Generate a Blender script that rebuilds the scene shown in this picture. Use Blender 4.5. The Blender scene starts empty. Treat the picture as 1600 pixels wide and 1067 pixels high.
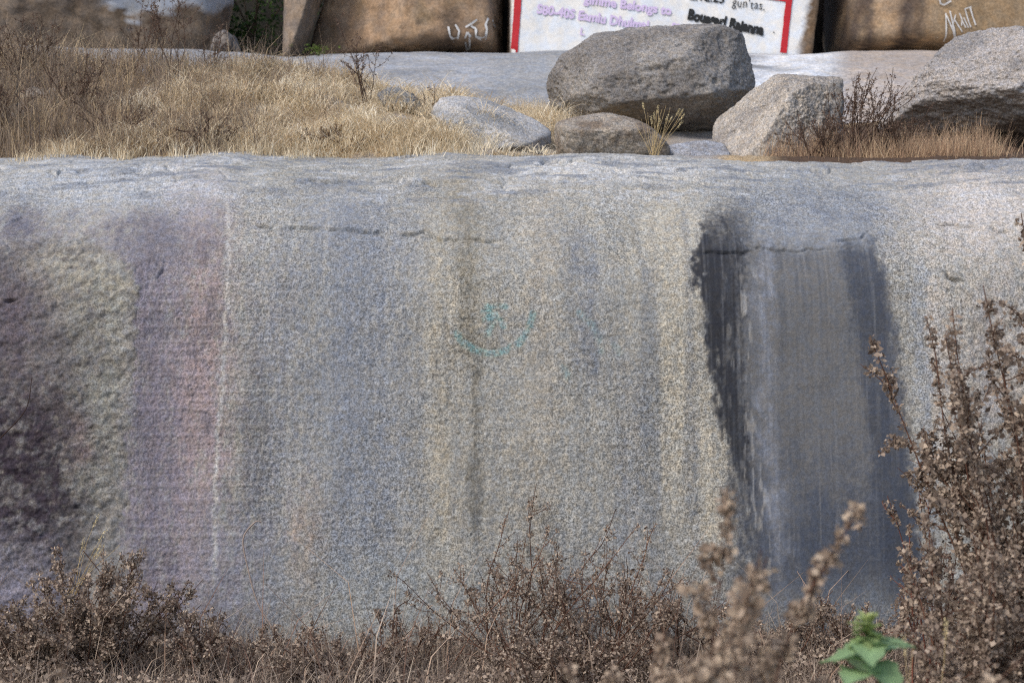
import bpy, math, random
import numpy as np
from mathutils import Vector
from mathutils.bvhtree import BVHTree

rng = np.random.default_rng(7)
R = math.radians
scene = bpy.context.scene

# ------------------------------------------------------------------ camera
CAM = np.array([0.0, -9.0, 1.5]); F = 2400.0          # F in photo pixels (1600 wide)
cam_d = bpy.data.cameras.new('camera'); cam = bpy.data.objects.new('camera', cam_d)
scene.collection.objects.link(cam); scene.camera = cam
cam.location = CAM; cam.rotation_euler = (R(90), 0, 0)
cam_d.sensor_width = 36.0; cam_d.lens = 36.0 * F / 1600.0
cam_d.clip_start = 0.05; cam_d.clip_end = 1000
cam_d.dof.use_dof = True; cam_d.dof.focus_distance = 9.15; cam_d.dof.aperture_fstop = 2.6

# ------------------------------------------------------------------ light
SUN = np.array([-0.52, -0.50, 0.72]); SUN /= np.linalg.norm(SUN)
world = bpy.data.worlds.new('World'); scene.world = world; world.use_nodes = True
wn = world.node_tree
sky = wn.nodes.new('ShaderNodeTexSky'); sky.sky_type = 'NISHITA'; sky.sun_disc = False
sky.sun_elevation = math.asin(SUN[2]); sky.sun_rotation = math.atan2(SUN[0], SUN[1])
sky.air_density = 1.0; sky.dust_density = 2.5
bg = wn.nodes['Background']; bg.inputs['Strength'].default_value = 0.15
wn.links.new(sky.outputs[0], bg.inputs['Color'])
sun_d = bpy.data.lights.new('sun', 'SUN'); sun_d.energy = 1.4; sun_d.angle = R(18); sun_d.color = (1.0, 0.96, 0.91)
sun = bpy.data.objects.new('sun', sun_d); scene.collection.objects.link(sun)
sun.rotation_euler = Vector(SUN).to_track_quat('Z', 'Y').to_euler()
vs = scene.view_settings; vs.view_transform = 'Standard'; vs.look = 'None'; vs.exposure = 0.4; vs.gamma = 1.0
vs.use_curve_mapping = False
scene.cycles.use_denoising = False
scene.cycles.max_bounces = 5
scene.cycles.filter_width = 1.1

# ------------------------------------------------------------------ helpers
def lin(*c):
    c = np.array(c, float) / 255.0
    return np.where(c <= 0.04045, c / 12.92, ((c + 0.055) / 1.055) ** 2.4)

def at(px, py, Y):
    """photo pixel + depth -> world point"""
    d = Y - CAM[1]
    return np.array([(px - 800.0) * d / F, Y, CAM[2] + (533.5 - py) * d / F])

def proj(P):
    d = P[..., 1] - CAM[1]
    return 800.0 + P[..., 0] * F / d, 533.5 - (P[..., 2] - CAM[2]) * F / d

T2 = rng.random((256, 256)); T3 = rng.random((64, 64, 64))
def n2(x, y, seed=0):
    x = np.asarray(x, float) + seed * 37.13; y = np.asarray(y, float) + seed * 91.7
    xi = np.floor(x).astype(int); yi = np.floor(y).astype(int)
    fx = x - xi; fy = y - yi
    fx = fx * fx * (3 - 2 * fx); fy = fy * fy * (3 - 2 * fy)
    a = T2[xi & 255, yi & 255]; b = T2[(xi + 1) & 255, yi & 255]
    c = T2[xi & 255, (yi + 1) & 255]; d = T2[(xi + 1) & 255, (yi + 1) & 255]
    return (a + (b - a) * fx) * (1 - fy) + (c + (d - c) * fx) * fy
def f2(x, y, octv=4, seed=0, gain=0.5):
    s = 0; a = 1; t = 0
    for o in range(octv):
        s = s + a * n2(np.asarray(x) * 2 ** o, np.asarray(y) * 2 ** o, seed + o); t += a; a *= gain
    return s / t
def n3(p, seed=0):
    p = p + seed * 17.31
    i = np.floor(p).astype(int); f = p - i; f = f * f * (3 - 2 * f)
    x0, y0, z0 = (i & 63).T; x1, y1, z1 = ((i + 1) & 63).T
    fx, fy, fz = f.T
    def l(a, b, t): return a + (b - a) * t
    return l(l(l(T3[x0, y0, z0], T3[x1, y0, z0], fx), l(T3[x0, y1, z0], T3[x1, y1, z0], fx), fy),
             l(l(T3[x0, y0, z1], T3[x1, y0, z1], fx), l(T3[x0, y1, z1], T3[x1, y1, z1], fx), fy), fz)
def f3(p, octv=4, seed=0, gain=0.5):
    s = 0; a = 1; t = 0
    for o in range(octv):
        s = s + a * n3(p * 2 ** o, seed + o); t += a; a *= gain
    return s / t
def sst(a, b, x):
    t = np.clip((x - a) / (b - a), 0, 1); return t * t * (3 - 2 * t)

def mk(name, V, faces, mat, parent=None, origin=None, color=None, smooth=True):
    """faces: (n,k) int array, all polygons the same size.  color: (nverts,4) attribute 'stain'"""
    V = np.asarray(V, float); faces = np.asarray(faces, int)
    org = np.zeros(3) if origin is None else np.asarray(origin, float)
    me = bpy.data.meshes.new(name); n, k = faces.shape
    me.vertices.add(len(V)); me.vertices.foreach_set('co', (V - org).astype(np.float32).ravel())
    me.loops.add(n * k); me.loops.foreach_set('vertex_index', faces.astype(np.int32).ravel())
    me.polygons.add(n); me.polygons.foreach_set('loop_start', np.arange(0, n * k, k, dtype=np.int32))
    me.polygons.foreach_set('loop_total', np.full(n, k, dtype=np.int32))
    me.polygons.foreach_set('use_smooth', np.full(n, smooth, dtype=bool))
    me.update(calc_edges=True)
    if color is not None:
        ca = me.attributes.new('stain', 'FLOAT_COLOR', 'POINT')
        ca.data.foreach_set('color', np.asarray(color, np.float32).ravel())
    me.materials.append(mat)
    o = bpy.data.objects.new(name, me); scene.collection.objects.link(o)
    if parent is not None:
        o.parent = parent; o.location = org - np.array(parent.location)
    else: o.location = org
    return o
def tag(o, label, cat, group=None, kind=None):
    if label: o['label'] = label
    if cat: o['category'] = cat
    if group: o['group'] = group
    if kind: o['kind'] = kind
    return o
def empty(name, loc):
    o = bpy.data.objects.new(name, None); scene.collection.objects.link(o); o.location = loc
    o.empty_display_size = 0.1; return o
def gridfaces(nr, nc):
    i = np.arange(nr * nc).reshape(nr, nc)
    return np.stack([i[:-1, :-1], i[:-1, 1:], i[1:, 1:], i[1:, :-1]], -1).reshape(-1, 4)

# ------------------------------------------------------------------ materials
def granite_mat(name, scale=1.0, rough=0.85, bump=0.35):
    m = bpy.data.materials.new(name); m.use_nodes = True; nt = m.node_tree; N = nt.nodes; L = nt.links
    b = N['Principled BSDF']; b.inputs['Roughness'].default_value = rough; b.inputs['Specular IOR Level'].default_value = 0.25
    a = N.new('ShaderNodeAttribute'); a.attribute_name = 'stain'
    tc = N.new('ShaderNodeTexCoord')
    def noise(s, det, ro=0.6):
        n = N.new('ShaderNodeTexNoise'); n.inputs['Scale'].default_value = s * scale
        n.inputs['Detail'].default_value = det; n.inputs['Roughness'].default_value = ro
        L.new(tc.outputs['Object'], n.inputs['Vector']); return n
    def mr(src, a0, a1, b0, b1):
        r = N.new('ShaderNodeMapRange'); L.new(src, r.inputs[0])
        for i, v in enumerate((a0, a1, b0, b1)): r.inputs[i + 1].default_value = v
        return r.outputs[0]
    fine = noise(105, 3, 0.75); mid = noise(36, 4, 0.7); tint = noise(25, 2)
    g = mr(fine.outputs[0], 0.41, 0.58, 0.38, 1.33)
    g2 = mr(mid.outputs[0], 0.36, 0.64, 0.70, 1.28)
    mul = N.new('ShaderNodeMath'); mul.operation = 'MULTIPLY'; L.new(g, mul.inputs[0]); L.new(g2, mul.inputs[1])
    mx = N.new('ShaderNodeMix'); mx.data_type = 'FLOAT'; L.new(a.outputs['Alpha'], mx.inputs[0])
    mx.inputs[2].default_value = 1.0; L.new(mul.outputs[0], mx.inputs[3])
    # mineral tint: cool against warm grains
    cr = N.new('ShaderNodeValToRGB'); L.new(tint.outputs[0], cr.inputs[0])
    cr.color_ramp.elements[0].position = 0.38; cr.color_ramp.elements[0].color = (0.95, 0.99, 1.05, 1)
    cr.color_ramp.elements[1].position = 0.62; cr.color_ramp.elements[1].color = (1.05, 1.01, 0.95, 1)
    c1 = N.new('ShaderNodeMix'); c1.data_type = 'RGBA'; c1.blend_type = 'MULTIPLY'; c1.inputs[0].default_value = 1
    L.new(a.outputs['Color'], c1.inputs[6]); L.new(cr.outputs[0], c1.inputs[7])
    c2 = N.new('ShaderNodeVectorMath'); c2.operation = 'SCALE'
    L.new(c1.outputs[2], c2.inputs[0]); L.new(mx.outputs[0], c2.inputs['Scale'])
    L.new(c2.outputs[0], b.inputs['Base Color'])
    bp = N.new('ShaderNodeBump'); bp.inputs['Strength'].default_value = bump; bp.inputs['Distance'].default_value = 0.006
    L.new(mid.outputs[0], bp.inputs['Height']); L.new(bp.outputs[0], b.inputs['Normal'])
    return m
GRANITE = granite_mat('granite')
FARROCK = granite_mat('weathered_rock', 0.35, 0.9, 0.5)
def attr_mat(name, rough=0.8, transl=0.0):
    m = bpy.data.materials.new(name); m.use_nodes = True; nt = m.node_tree
    b = nt.nodes['Principled BSDF']; b.inputs['Roughness'].default_value = rough; b.inputs['Specular IOR Level'].default_value = 0.2
    a = nt.nodes.new('ShaderNodeAttribute'); a.attribute_name = 'stain'
    nt.links.new(a.outputs['Color'], b.inputs['Base Color'])
    if transl:
        t = nt.nodes.new('ShaderNodeBsdfTranslucent'); nt.links.new(a.outputs['Color'], t.inputs['Color'])
        ms = nt.nodes.new('ShaderNodeMixShader'); ms.inputs[0].default_value = transl
        nt.links.new(b.outputs[0], ms.inputs[1]); nt.links.new(t.outputs[0], ms.inputs[2])
        nt.links.new(ms.outputs[0], nt.nodes['Material Output'].inputs[0])
    return m
DRY = attr_mat('dry_plant', 0.85, 0.25)
LEAF = attr_mat('green_leaf', 0.55, 0.3)
def paint_mat(name, c, rough=0.7, worn=0.25):
    m = bpy.data.materials.new(name); m.use_nodes = True; nt = m.node_tree; N = nt.nodes; L = nt.links
    b = N['Principled BSDF']; b.inputs['Roughness'].default_value = rough
    tc = N.new('ShaderNodeTexCoord'); n = N.new('ShaderNodeTexNoise'); n.inputs['Scale'].default_value = 30; n.inputs['Detail'].default_value = 4
    L.new(tc.outputs['Object'], n.inputs['Vector'])
    r = N.new('ShaderNodeValToRGB'); L.new(n.outputs[0], r.inputs[0])
    r.color_ramp.elements[0].position = 0.3; r.color_ramp.elements[1].position = 0.7
    r.color_ramp.elements[0].color = (*(np.array(c) * (1 - worn)), 1); r.color_ramp.elements[1].color = (*c, 1)
    L.new(r.outputs[0], b.inputs['Base Color']); return m
RED = paint_mat('red_paint', lin(190, 25, 38)); BLACK = paint_mat('black_paint', lin(18, 20, 22))
LILAC = paint_mat('faded_lilac_paint', lin(205, 188, 222), worn=0.06); WHITE = paint_mat('white_paint', lin(215, 215, 215), worn=0.3)
K = np.array([1.07, 1.09, 1.10])      # photo colour -> albedo factor

# ================================================================== GROUND
def axis(segs):
    out = []
    for a, b, h in segs: out.append(np.arange(a, b, h))
    return np.concatenate(out + [[segs[-1][1]]])
gx = axis([(-150, -10, 20), (-10, -4, 0.6), (-4, 4, 0.05), (4, 10, 0.6), (10, 150, 20)])
gy = axis([(-150, -10, 20), (-10, -2, 0.5), (-2, 0.6, 0.05), (0.6, 4, 0.5), (4, 150, 20)])
GX, GY = np.meshgrid(gx, gy)
near = np.exp(-(np.maximum(np.abs(GX) - 5, 0) + np.maximum(np.abs(GY + 2) - 4, 0)) * 0.5)
GZ = -0.34 + near * 0.10 * (f2(GX * 1.3, GY * 1.3, 4, 3) - 0.4)
gcol = np.zeros(GX.shape + (4,)); gt = f2(GX * 6, GY * 6, 3, 5)[..., None]
gcol[..., :3] = lin(96, 84, 72) * (1 - gt) + lin(140, 124, 106) * gt; gcol[..., 3] = 0.8
ground = mk('ground', np.stack([GX, GY, GZ], -1).reshape(-1, 3), gridfaces(*GX.shape), GRANITE, color=gcol.reshape(-1, 4))
ground['kind'] = 'structure'
def ground_z(x, y): return -0.34 + 0.10 * (f2(np.array(x) * 1.3, np.array(y) * 1.3, 4, 3) - 0.4)

# ================================================================== INSCRIBED ROCK
H = 0.0074
xs = axis([(-8, -4.2, 0.07), (-4.2, -3.3, 0.02), (-3.3, 3.3, H), (3.3, 4.2, 0.02), (4.2, 8, 0.07)])
# profile control points (Y, z): face leaning back, shoulder, top sloping away
PC = np.array([(-0.06, -0.75), (-0.01, -0.3), (0.07, 0.5), (0.145, 1.2), (0.225, 1.75), (0.34, 2.03), (0.52, 2.25), (0.78, 2.44),
               (1.10, 2.605), (1.50, 2.74), (1.9, 2.82), (2.3, 2.86), (2.8, 2.87), (3.3, 2.8)])
def catmull(P, n=60):
    out = []
    Q = np.vstack([2 * P[0] - P[1], P, 2 * P[-1] - P[-2]])
    for i in range(1, len(Q) - 2):
        t = np.linspace(0, 1, n, endpoint=False)[:, None]; a, b, c, d = Q[i - 1:i + 3]
        out.append(0.5 * (2 * b + (c - a) * t + (2 * a - 5 * b + 4 * c - d) * t ** 2 + (3 * b - a - 3 * c + d) * t ** 3))
    return np.vstack(out + [P[-1:]])
PF = catmull(PC); PS = np.concatenate([[0], np.cumsum(np.hypot(*np.diff(PF, axis=0).T))])
s_at_z = lambda z: np.interp(z, PF[:, 1][:PF[:, 1].argmax()], PS[:PF[:, 1].argmax()])
S0, S1, S2 = s_at_z(-0.28), s_at_z(2.40), s_at_z(2.70)
ss = axis([(0, S0, 0.03), (S0, S1, H), (S1, S2, 0.009), (S2, S2 + 0.8, 0.02), (S2 + 0.8, PS[-1], 0.06)])
X, S = np.meshgrid(xs, ss)
Yp = np.interp(S, PS, PF[:, 0]); Zp = np.interp(S, PS, PF[:, 1])
dY = np.gradient(np.interp(ss, PS, PF[:, 0]), ss); dZ = np.gradient(np.interp(ss, PS, PF[:, 1]), ss)
nY = -dZ[:, None] * np.ones_like(X); nZ = dY[:, None] * np.ones_like(X)
# skyline height of the top along x (photo row of the rock's upper edge)
hl = np.interp(800 + xs * 235, [-900, 0, 60, 300, 700, 1000, 1200, 1310, 1450, 1600, 2500], [262, 247, 243, 238, 236, 241, 248, 252, 248, 238, 225])
hpx0 = 241.5
zoff = (hpx0 - hl) * 10.3 / F + 0.05 * (f2(xs * 1.8, xs * 0, 4, 8) - 0.5)
Zp = Zp + zoff[None, :] * sst(1.7, 2.6, Zp)
PX, PY = proj(np.stack([X, Yp, Zp], -1))

# ---- helper masks in rock coordinates (named by where they fall on the face)
wob = (f2(X * 9, S * 9, 3, 11) - 0.5)
wobf = (f2(X * 40, S * 40, 2, 12) - 0.5)
streakn = f2(X * 14, S * 0.8, 3, 13)
streakf = f2(X * 60, S * 1.6, 2, 14)
blotch = f2(X * 3, S * 3, 4, 15)
brk = np.clip(0.35 + 1.3 * (0.45 * streakn + 0.25 * f2(X * 22, S * 7, 3, 19) + 0.3 * f2(X * 55, S * 30, 2, 20)), 0, 1.25)
PXw = PX + wob * 30 + wobf * 12; PYw = PY + (f2(X * 9, S * 9, 3, 16) - 0.5) * 26
def band(cx, w, y0, y1, soft=60, cx2=None):
    c = cx if cx2 is None else cx + (cx2 - cx) * np.clip((PY - y0) / (y1 - y0), 0, 1)
    return brk * np.exp(-((PXw - c) / w) ** 2) * sst(y0 - soft, y0 + soft, PYw) * (1 - sst(y1 - soft, y1 + soft, PYw))
def blob(cx, cy, wx, wy): return (0.3 + 0.7 * brk) * sst(0.0, 0.5, 0.5 * blotch + 0.25) * np.exp(-((PXw - cx) / wx) ** 2 - ((PYw - cy) / wy) ** 2)
def edge_x(pts, y): pts = np.array(pts, float); return np.interp(y, pts[:, 1], pts[:, 0])
Pxc, Pyc = PX, PY
C = np.ones(X.shape + (3,)) * lin(146, 144, 139) * K
G = np.full(X.shape, 0.85)       # grain contrast
def lay(mask, rgb, s=1.0):
    global C
    m = np.clip(mask * s, 0, 1); m = np.clip(m + 5.0 * m * (1 - m) * (HFN - 0.5), 0, 1)[..., None]; C = C * (1 - m) + lin(*rgb) * K * m
HFN = 0.5 * f2(X * 75, S * 45, 2, 59) + 0.5 * f2(X * 24, S * 9, 3, 60)
face = sst(300, 360, PY)
lay(blotch, (152, 146, 134), 0.5)
lay(band(555, 95, 300, 960), (124, 128, 137), 0.80)
lay(band(430, 45, 380, 980), (122, 124, 132), 0.6)
lay(band(690, 22, 330, 900), (158, 150, 134), 0.6)
lay(band(845, 30, 300, 960), (158, 151, 140), 0.55)
lay(band(1045, 50, 290, 860, 50, 1095), (176, 168, 152), 0.75)
lay(band(735, 24, 255, 560, 30), (112, 106, 93), 0.75)
lay(band(742, 10, 540, 840, 40), (100, 97, 90), 0.7)
lay(band(905, 26, 360, 600, 40, 925), (118, 121, 128), 0.65)
lay(band(985, 26, 560, 900, 60), (122, 124, 130), 0.5)
lay(band(920, 40, 620, 960, 60), (132, 133, 134), 0.4)
lay(band(395, 26, 560, 930), (104, 105, 110), 0.65)
lay(band(478, 26, 760, 960), (150, 132, 118), 0.5)
lay(band(600, 200, 880, 1100, 50), (140, 142, 140), 0.6)
st2 = 0.5 * f2(X * 34 + 3 * n2(X * 3, S * 1.5, 5), S * 1.3, 2, 26) + 0.5 * f2(X * 11, S * 0.7, 2, 47); st3 = f2(X * 9, S * 0.5, 2, 27)
lay(face * sst(0.50, 0.66, st2) * (0.4 + 0.6 * blotch), (116, 117, 119), 0.34)
lay(face * sst(0.50, 0.34, st2) * (0.4 + 0.6 * blotch), (170, 166, 157), 0.30)
lay(face * sst(0.55, 0.75, st3) * sst(820, 900, PX), (112, 115, 120), 0.5)
# purple and pink run-off on the left
lay(band(250, 62, 330, 1000, 40), (112, 106, 117), 0.8)
lay(band(322, 34, 300, 760, 70), (150, 132, 131), 0.6)
lay(band(305, 38, 540, 930, 60), (148, 133, 135), 0.7)
lay(band(310, 14, 360, 720, 60) * streakn * 1.6, (156, 136, 132), 0.35)
lay(band(350, 60, 800, 1000, 50), (122, 121, 131), 0.7)
lay(band(225, 22, 380, 900, 50), (92, 89, 102), 0.55)
lay(band(265, 12, 560, 960, 60), (94, 91, 104), 0.55)
lay(streakf * face * sst(500, 200, PX), (150, 140, 148), 0.35)
# top surface
lay(blob(160, 285, 190, 45), (168, 170, 174), 0.8)
lay(blob(240, 375, 95, 46), (108, 105, 111), 0.75)
lay(sst(0.5, 0.62, f2(X * 7, S * 7, 4, 48, 0.65)) * sst(430, 330, PX) * sst(300, 360, PY), (96, 92, 98), 0.4)
lay(blob(300, 300, 50, 40), (150, 146, 152), 0.5)
lay(blob(30, 350, 60, 40), (98, 96, 106), 0.7)
lay(blob(950, 265, 260, 26), (186, 184, 182), 0.7)
lay(blob(720, 285, 70, 25), (140, 134, 122), 0.6)
lay(blob(1530, 320, 130, 90), (186, 178, 172), 0.8)
lay(blob(1560, 252, 110, 14), (120, 122, 128), 0.7)
lay(sst(0.5, 0.75, f2(X * 5, Yp * 14, 4, 17)) * (1 - sst(270, 350, PY)), (180, 180, 181), 0.6)
lay(sst(0.52, 0.7, f2(X * 4, Yp * 18, 4, 18)) * (1 - sst(270, 350, PY)), (112, 116, 124), 0.7)
# spalled rough area, far left
lx = edge_x([(120, 340), (215, 425), (208, 500), (205, 600), (192, 700), (188, 800), (175, 900), (170, 1100)], PYw)
ly = np.interp(PX, [-2000, 0, 50, 130, 215], [395, 385, 372, 372, 425])
spall = sst(6, -6, PXw - lx + 60 * (f2(X * 6, S * 6, 4, 45, 0.6) - 0.5)) * sst(-10, 12, PY - ly - wobf * 22 + 30 * wob)
lay(spall, (100, 96, 96), 0.95)
lay(spall * blob(100, 660, 130, 90), (98, 86, 92), 0.5)
lay(spall * sst(70, 20, lx - PXw + 60 * (blotch - 0.5)), (144, 141, 136), 0.7)
lay(spall * blob(90, 425, 55, 45), (162, 157, 144), 0.75)
lay(spall * blob(175, 455, 40, 50), (156, 152, 138), 0.6)
lay(spall * np.exp(-((PXw - 40) / 110) ** 2 - ((PYw - 745) / 130) ** 2) * (0.6 + 0.5 * brk), (50, 42, 50), 1.4)
lay(spall * sst(0.44, 0.68, f2(X * 12, S * 16, 4, 49, 0.7)), (80, 75, 76), 0.6)
lay(spall * sst(0.42, 0.72, f2(X * 16, S * 20, 4, 50, 0.7)), (146, 142, 136), 0.3)
lay(spall * blob(20, 490, 50, 90), (90, 82, 88), 0.85)
lay(spall * blob(125, 690, 22, 40), (112, 86, 94), 0.5)
lay(spall * blob(150, 640, 45, 160) * blotch * 1.5, (140, 140, 130), 0.5)
lay(spall * blob(20, 930, 80, 70), (126, 122, 134), 0.8)
# dark dressed panel, right
plx = edge_x([(1125, 310), (1098, 350), (1087, 400), (1098, 500), (1112, 570), (1122, 640), (1142, 720), (1154, 790), (1168, 880), (1176, 960)], PYw) + wobf * 16
prx = edge_x([(1345, 310), (1362, 350), (1385, 440), (1405, 560), (1422, 700), (1432, 800), (1450, 960)], PYw) + wobf * 8
vert = sst(290, 395, PYw + 40 * wob) * (1 - sst(900, 960, PYw) * 0.6)
ragg = 34 * (f2(X * 30, S * 14, 3, 46) - 0.5)
sw = np.interp(PY, [400, 650, 900], [9, 14, 42])
dp = sst(-1, 1, (PX - plx + ragg) / sw) * sst(12, -14, PX - prx + ragg * 0.7) * vert
lay(blob(1260, 330, 130, 60), (122, 127, 136), 0.75)
lay(dp, (97, 97, 99), 0.97)
lay(dp * sst(640, 860, PYw), (70, 75, 86), 0.9)
dl = edge_x([(1185, 340), (1168, 400), (1160, 520), (1166, 640), (1178, 760), (1190, 900)], PYw)
lay(dp * sst(8, -14, PX - dl + wobf * 20), (46, 47, 52), 1.0 - 0.75 * sst(700, 860, PY))
lay(dp * sst(0.55, 0.72, f2(X * 45, S * 7, 3, 21)) * np.exp(-((PX - dl - 6) / 26) ** 2) * sst(400, 440, PY), (140, 138, 136), 0.8)
lay(dp * np.exp(-((PXw - dl - 32) / 14) ** 2), (130, 133, 142), 0.5)
lay(dp * sst(-70, -40, PX - prx + 10 * streakn) , (60, 65, 76), 0.85)
lay(dp * sst(0.5, 0.8, f2(X * 70, S * 1.2, 2, 28)), (126, 126, 128), 0.2)
lay(dp * sst(0.5, 0.25, f2(X * 60, S * 1.0, 2, 29)), (70, 73, 79), 0.25)
lay(sst(1135, 1215, PXw) * sst(1400, 1350, PXw) * (1 - sst(366, 402, PYw)) * sst(280, 330, PY), (140, 142, 146), 0.7)
lay(sst(0.45, 0.65, f2(X * 9, S * 20, 3, 25)) * sst(1135, 1215, PXw) * sst(1400, 1350, PXw) * (1 - sst(380, 394, PY)) * sst(280, 330, PY), (116, 119, 126), 0.6)
lay(band(1432, 13, 420, 830, 40, 1455), (140, 145, 152), 0.7)
lay(band(1462, 16, 440, 760, 40, 1480), (180, 172, 164), 0.6)
lay(blob(1560, 560, 90, 140), (150, 142, 138), 0.6)
lay(blob(1300, 950, 200, 40), (108, 113, 120), 0.6)
G = G * (1 - 0.62 * dp) * (1 - 0.25 * sst(420, 300, PX) * face) * (1 - 0.3 * (1 - sst(250, 330, PY)))
G = G * (0.55 + 0.8 * f2(X * 2.3, S * 1.4, 4, 58, 0.6))
# quartz vein
vx = edge_x([(352, 290), (357, 330), (358, 390), (354, 480), (349, 560), (346, 640), (338, 700), (335, 790), (334, 900), (330, 960)], PY) + (f2(X * 0, S * 25, 3, 22) - 0.5) * 9
vein = np.exp(-((PX - vx) / 3.2) ** 2) * sst(300, 330, PY) * sst(970, 860, PY) * sst(0.1, 0.4, f2(X * 30, S * 20, 2, 23))
lay(vein, (172, 168, 164), 0.85)
# chalked crescent and star, teal
def polymask(pts, w):
    pts = np.array(pts, float); d = np.full(X.shape, 1e9)
    sel = (PX > pts[:, 0].min() - 4 * w) & (PX < pts[:, 0].max() + 4 * w) & (PY > pts[:, 1].min() - 4 * w) & (PY < pts[:, 1].max() + 4 * w)
    p = np.stack([PX[sel], PY[sel]], -1); dd = np.full(len(p), 1e9)
    for a, b in zip(pts[:-1], pts[1:]):
        ab = b - a; t = np.clip(((p - a) @ ab) / max(ab @ ab, 1e-9), 0, 1)
        dd = np.minimum(dd, np.linalg.norm(p - a - t[:, None] * ab, axis=1))
    d[sel] = dd
    return np.exp(-(d / w) ** 4)
chalk = sst(0.30, 0.62, f2(X * 90, S * 90, 2, 24))
def teal(pts, w, s): lay(polymask(pts, w) * (0.35 + 0.65 * chalk), (104, 148, 151), s * 0.62)
teal([(714, 522), (722, 534), (740, 546), (765, 553), (790, 548), (812, 535), (826, 515), (833, 492)], 6, 0.85)
teal([(755, 488), (775, 478), (790, 480)], 4.5, 0.6); teal([(762, 480), (770, 505), (762, 522)], 6, 0.7)
teal([(757, 500), (775, 492), (787, 510)], 5, 0.6)
teal([(905, 490), (925, 508), (935, 530), (938, 550)], 6, 0.3); teal([(880, 575), (888, 590)], 6, 0.45); teal([(960, 540), (968, 552)], 6, 0.25)

# ---- relief
dressed = np.clip(dp * sst(386, 396, PY), 0, 1)
D = 0.10 * (f2(X * 0.55, S * 0.7, 3, 31) - 0.5) + 0.035 * (f2(X * 2.1, S * 2.1, 3, 32) - 0.5)
pit = f2(X * 48, S * 48, 2, 33, 0.6); gr = f2(X * 95, S * 95, 1, 34)
roughm = 1 - 0.78 * dressed - 0.35 * face * sst(450, 330, PX) * (1 - spall)
D += roughm * (0.0045 * (pit - 0.5) + 0.0028 * (gr - 0.5) - 0.0055 * sst(0.64, 0.80, pit) + 0.004 * (f2(X * 16, S * 10, 2, 42) - 0.5))
topm = 1 - sst(260, 350, PY)
D += topm * (0.026 * (f2(X * 6, S * 14, 4, 35) - 0.5) - 0.012 * sst(0.56, 0.62, f2(X * 4, S * 26, 4, 44)))
D += spall * (0.004 + 0.034 * (f2(X * 8, S * 13, 4, 36, 0.65) - 0.5) + 0.016 * (f2(X * 30, S * 30, 2, 37) - 0.5))
rr = sst(1440, 1520, PX) * sst(420, 520, PY)
D += rr * (0.03 * (f2(X * 10, S * 10, 3, 38) - 0.5) + 0.014 * (f2(X * 30, S * 30, 2, 39) - 0.5))
D -= 0.005 * dressed * sst(0, 70, PX - plx) * sst(0, 60, prx - PX) * sst(760, 420, PY)                               # dressed panel cut back below the ledge
D += 0.007 * sst(1120, 1200, PX) * sst(1370, 1330, PX) * (1 - sst(382, 392, PY + 26 * wob + 14 * wobf)) * sst(335, 380, PY) * (0.2 + 1.6 * f2(X * 9, S * 16, 4, 41, 0.6))
def crack(pts, w=2.2, depth=0.022, jit=3.2):
    global D
    pts = np.array(pts, float)
    seg = []                                         # fractal midpoint jitter
    for a, b in zip(pts[:-1], pts[1:]):
        n = max(2, int(np.hypot(*(b - a)) / 9)); t = np.linspace(0, 1, n, endpoint=False)[:, None]
        seg.append(a + (b - a) * t + rng.normal(0, jit * 0.35, (n, 2)) * (t > 0))
    q = np.vstack(seg + [pts[-1:]])
    vary = sst(0.25, 0.6, f2(X * 11, S * 11, 2, int(pts[0, 0]) % 50))
    L0, L1 = q[0], q[-1]; ends = sst(0, 22, np.hypot(PX - L0[0], PY - L0[1])) * sst(0, 22, np.hypot(PX - L1[0], PY - L1[1]))
    D = D - 1.6 * depth * polymask(q, w * 0.9) * (0.15 + 0.85 * vary) * ends
    D = D - depth * 0.35 * polymask(q + [0, 3.5], w * 2.2) * ends * vary
for pts, w, dep in [
    ([(365, 350), (470, 357), (545, 361), (640, 364), (662, 357), (684, 371), (785, 376)], 2.2, 0.016),
    ([(455, 284), (520, 281), (560, 277), (612, 278), (660, 282), (712, 290)], 2.2, 0.02),
    ([(206, 254), (258, 256), (274, 268), (276, 288)], 2, 0.02), ([(258, 256), (305, 262)], 1.8, 0.015),
    ([(340, 262), (362, 282)], 1.8, 0.015), ([(785, 270), (790, 280), (783, 296)], 3, 0.03),
    ([(770, 256), (810, 257), (860, 254)], 1.8, 0.02), ([(835, 252), (915, 252)], 2.2, 0.025),
    ([(1125, 318), (1135, 352), (1150, 372), (1180, 388), (1235, 391), (1330, 388)], 1.5, 0.009),
    ([(1300, 379), (1345, 372), (1362, 362)], 1.8, 0.014),
    ([(1086, 393), (1130, 395), (1180, 393)], 1.6, 0.015),
    ([(1255, 264), (1318, 267)], 2, 0.025), ([(1210, 286), (1255, 290)], 1.6, 0.014),
    ([(1475, 418), (1483, 432), (1515, 440)], 2.4, 0.025), ([(1448, 434), (1473, 436)], 1.6, 0.018),
    ([(1455, 345), (1500, 348), (1540, 352), (1590, 360)], 2, 0.02), ([(1510, 345), (1535, 338)], 1.6, 0.02),
    ([(1480, 254), (1530, 256), (1600, 261)], 2.2, 0.025), ([(245, 440), (257, 420), (262, 394)], 2.5, 0.022),
    ([(0, 472), (30, 467)], 2.4, 0.03),
    ([(15, 345), (40, 335)], 2.4, 0.03), ([(545, 952), (640, 956)], 2.2, 0.012), ([(690, 368), (672, 357)], 1.6, 0.012),
    ([(1040, 262), (1090, 270)], 1.6, 0.015), ([(930, 262), (985, 268)], 1.6, 0.015), ([(60, 268), (150, 262)], 1.8, 0.018)]:
    crack(pts, w, dep)

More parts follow.
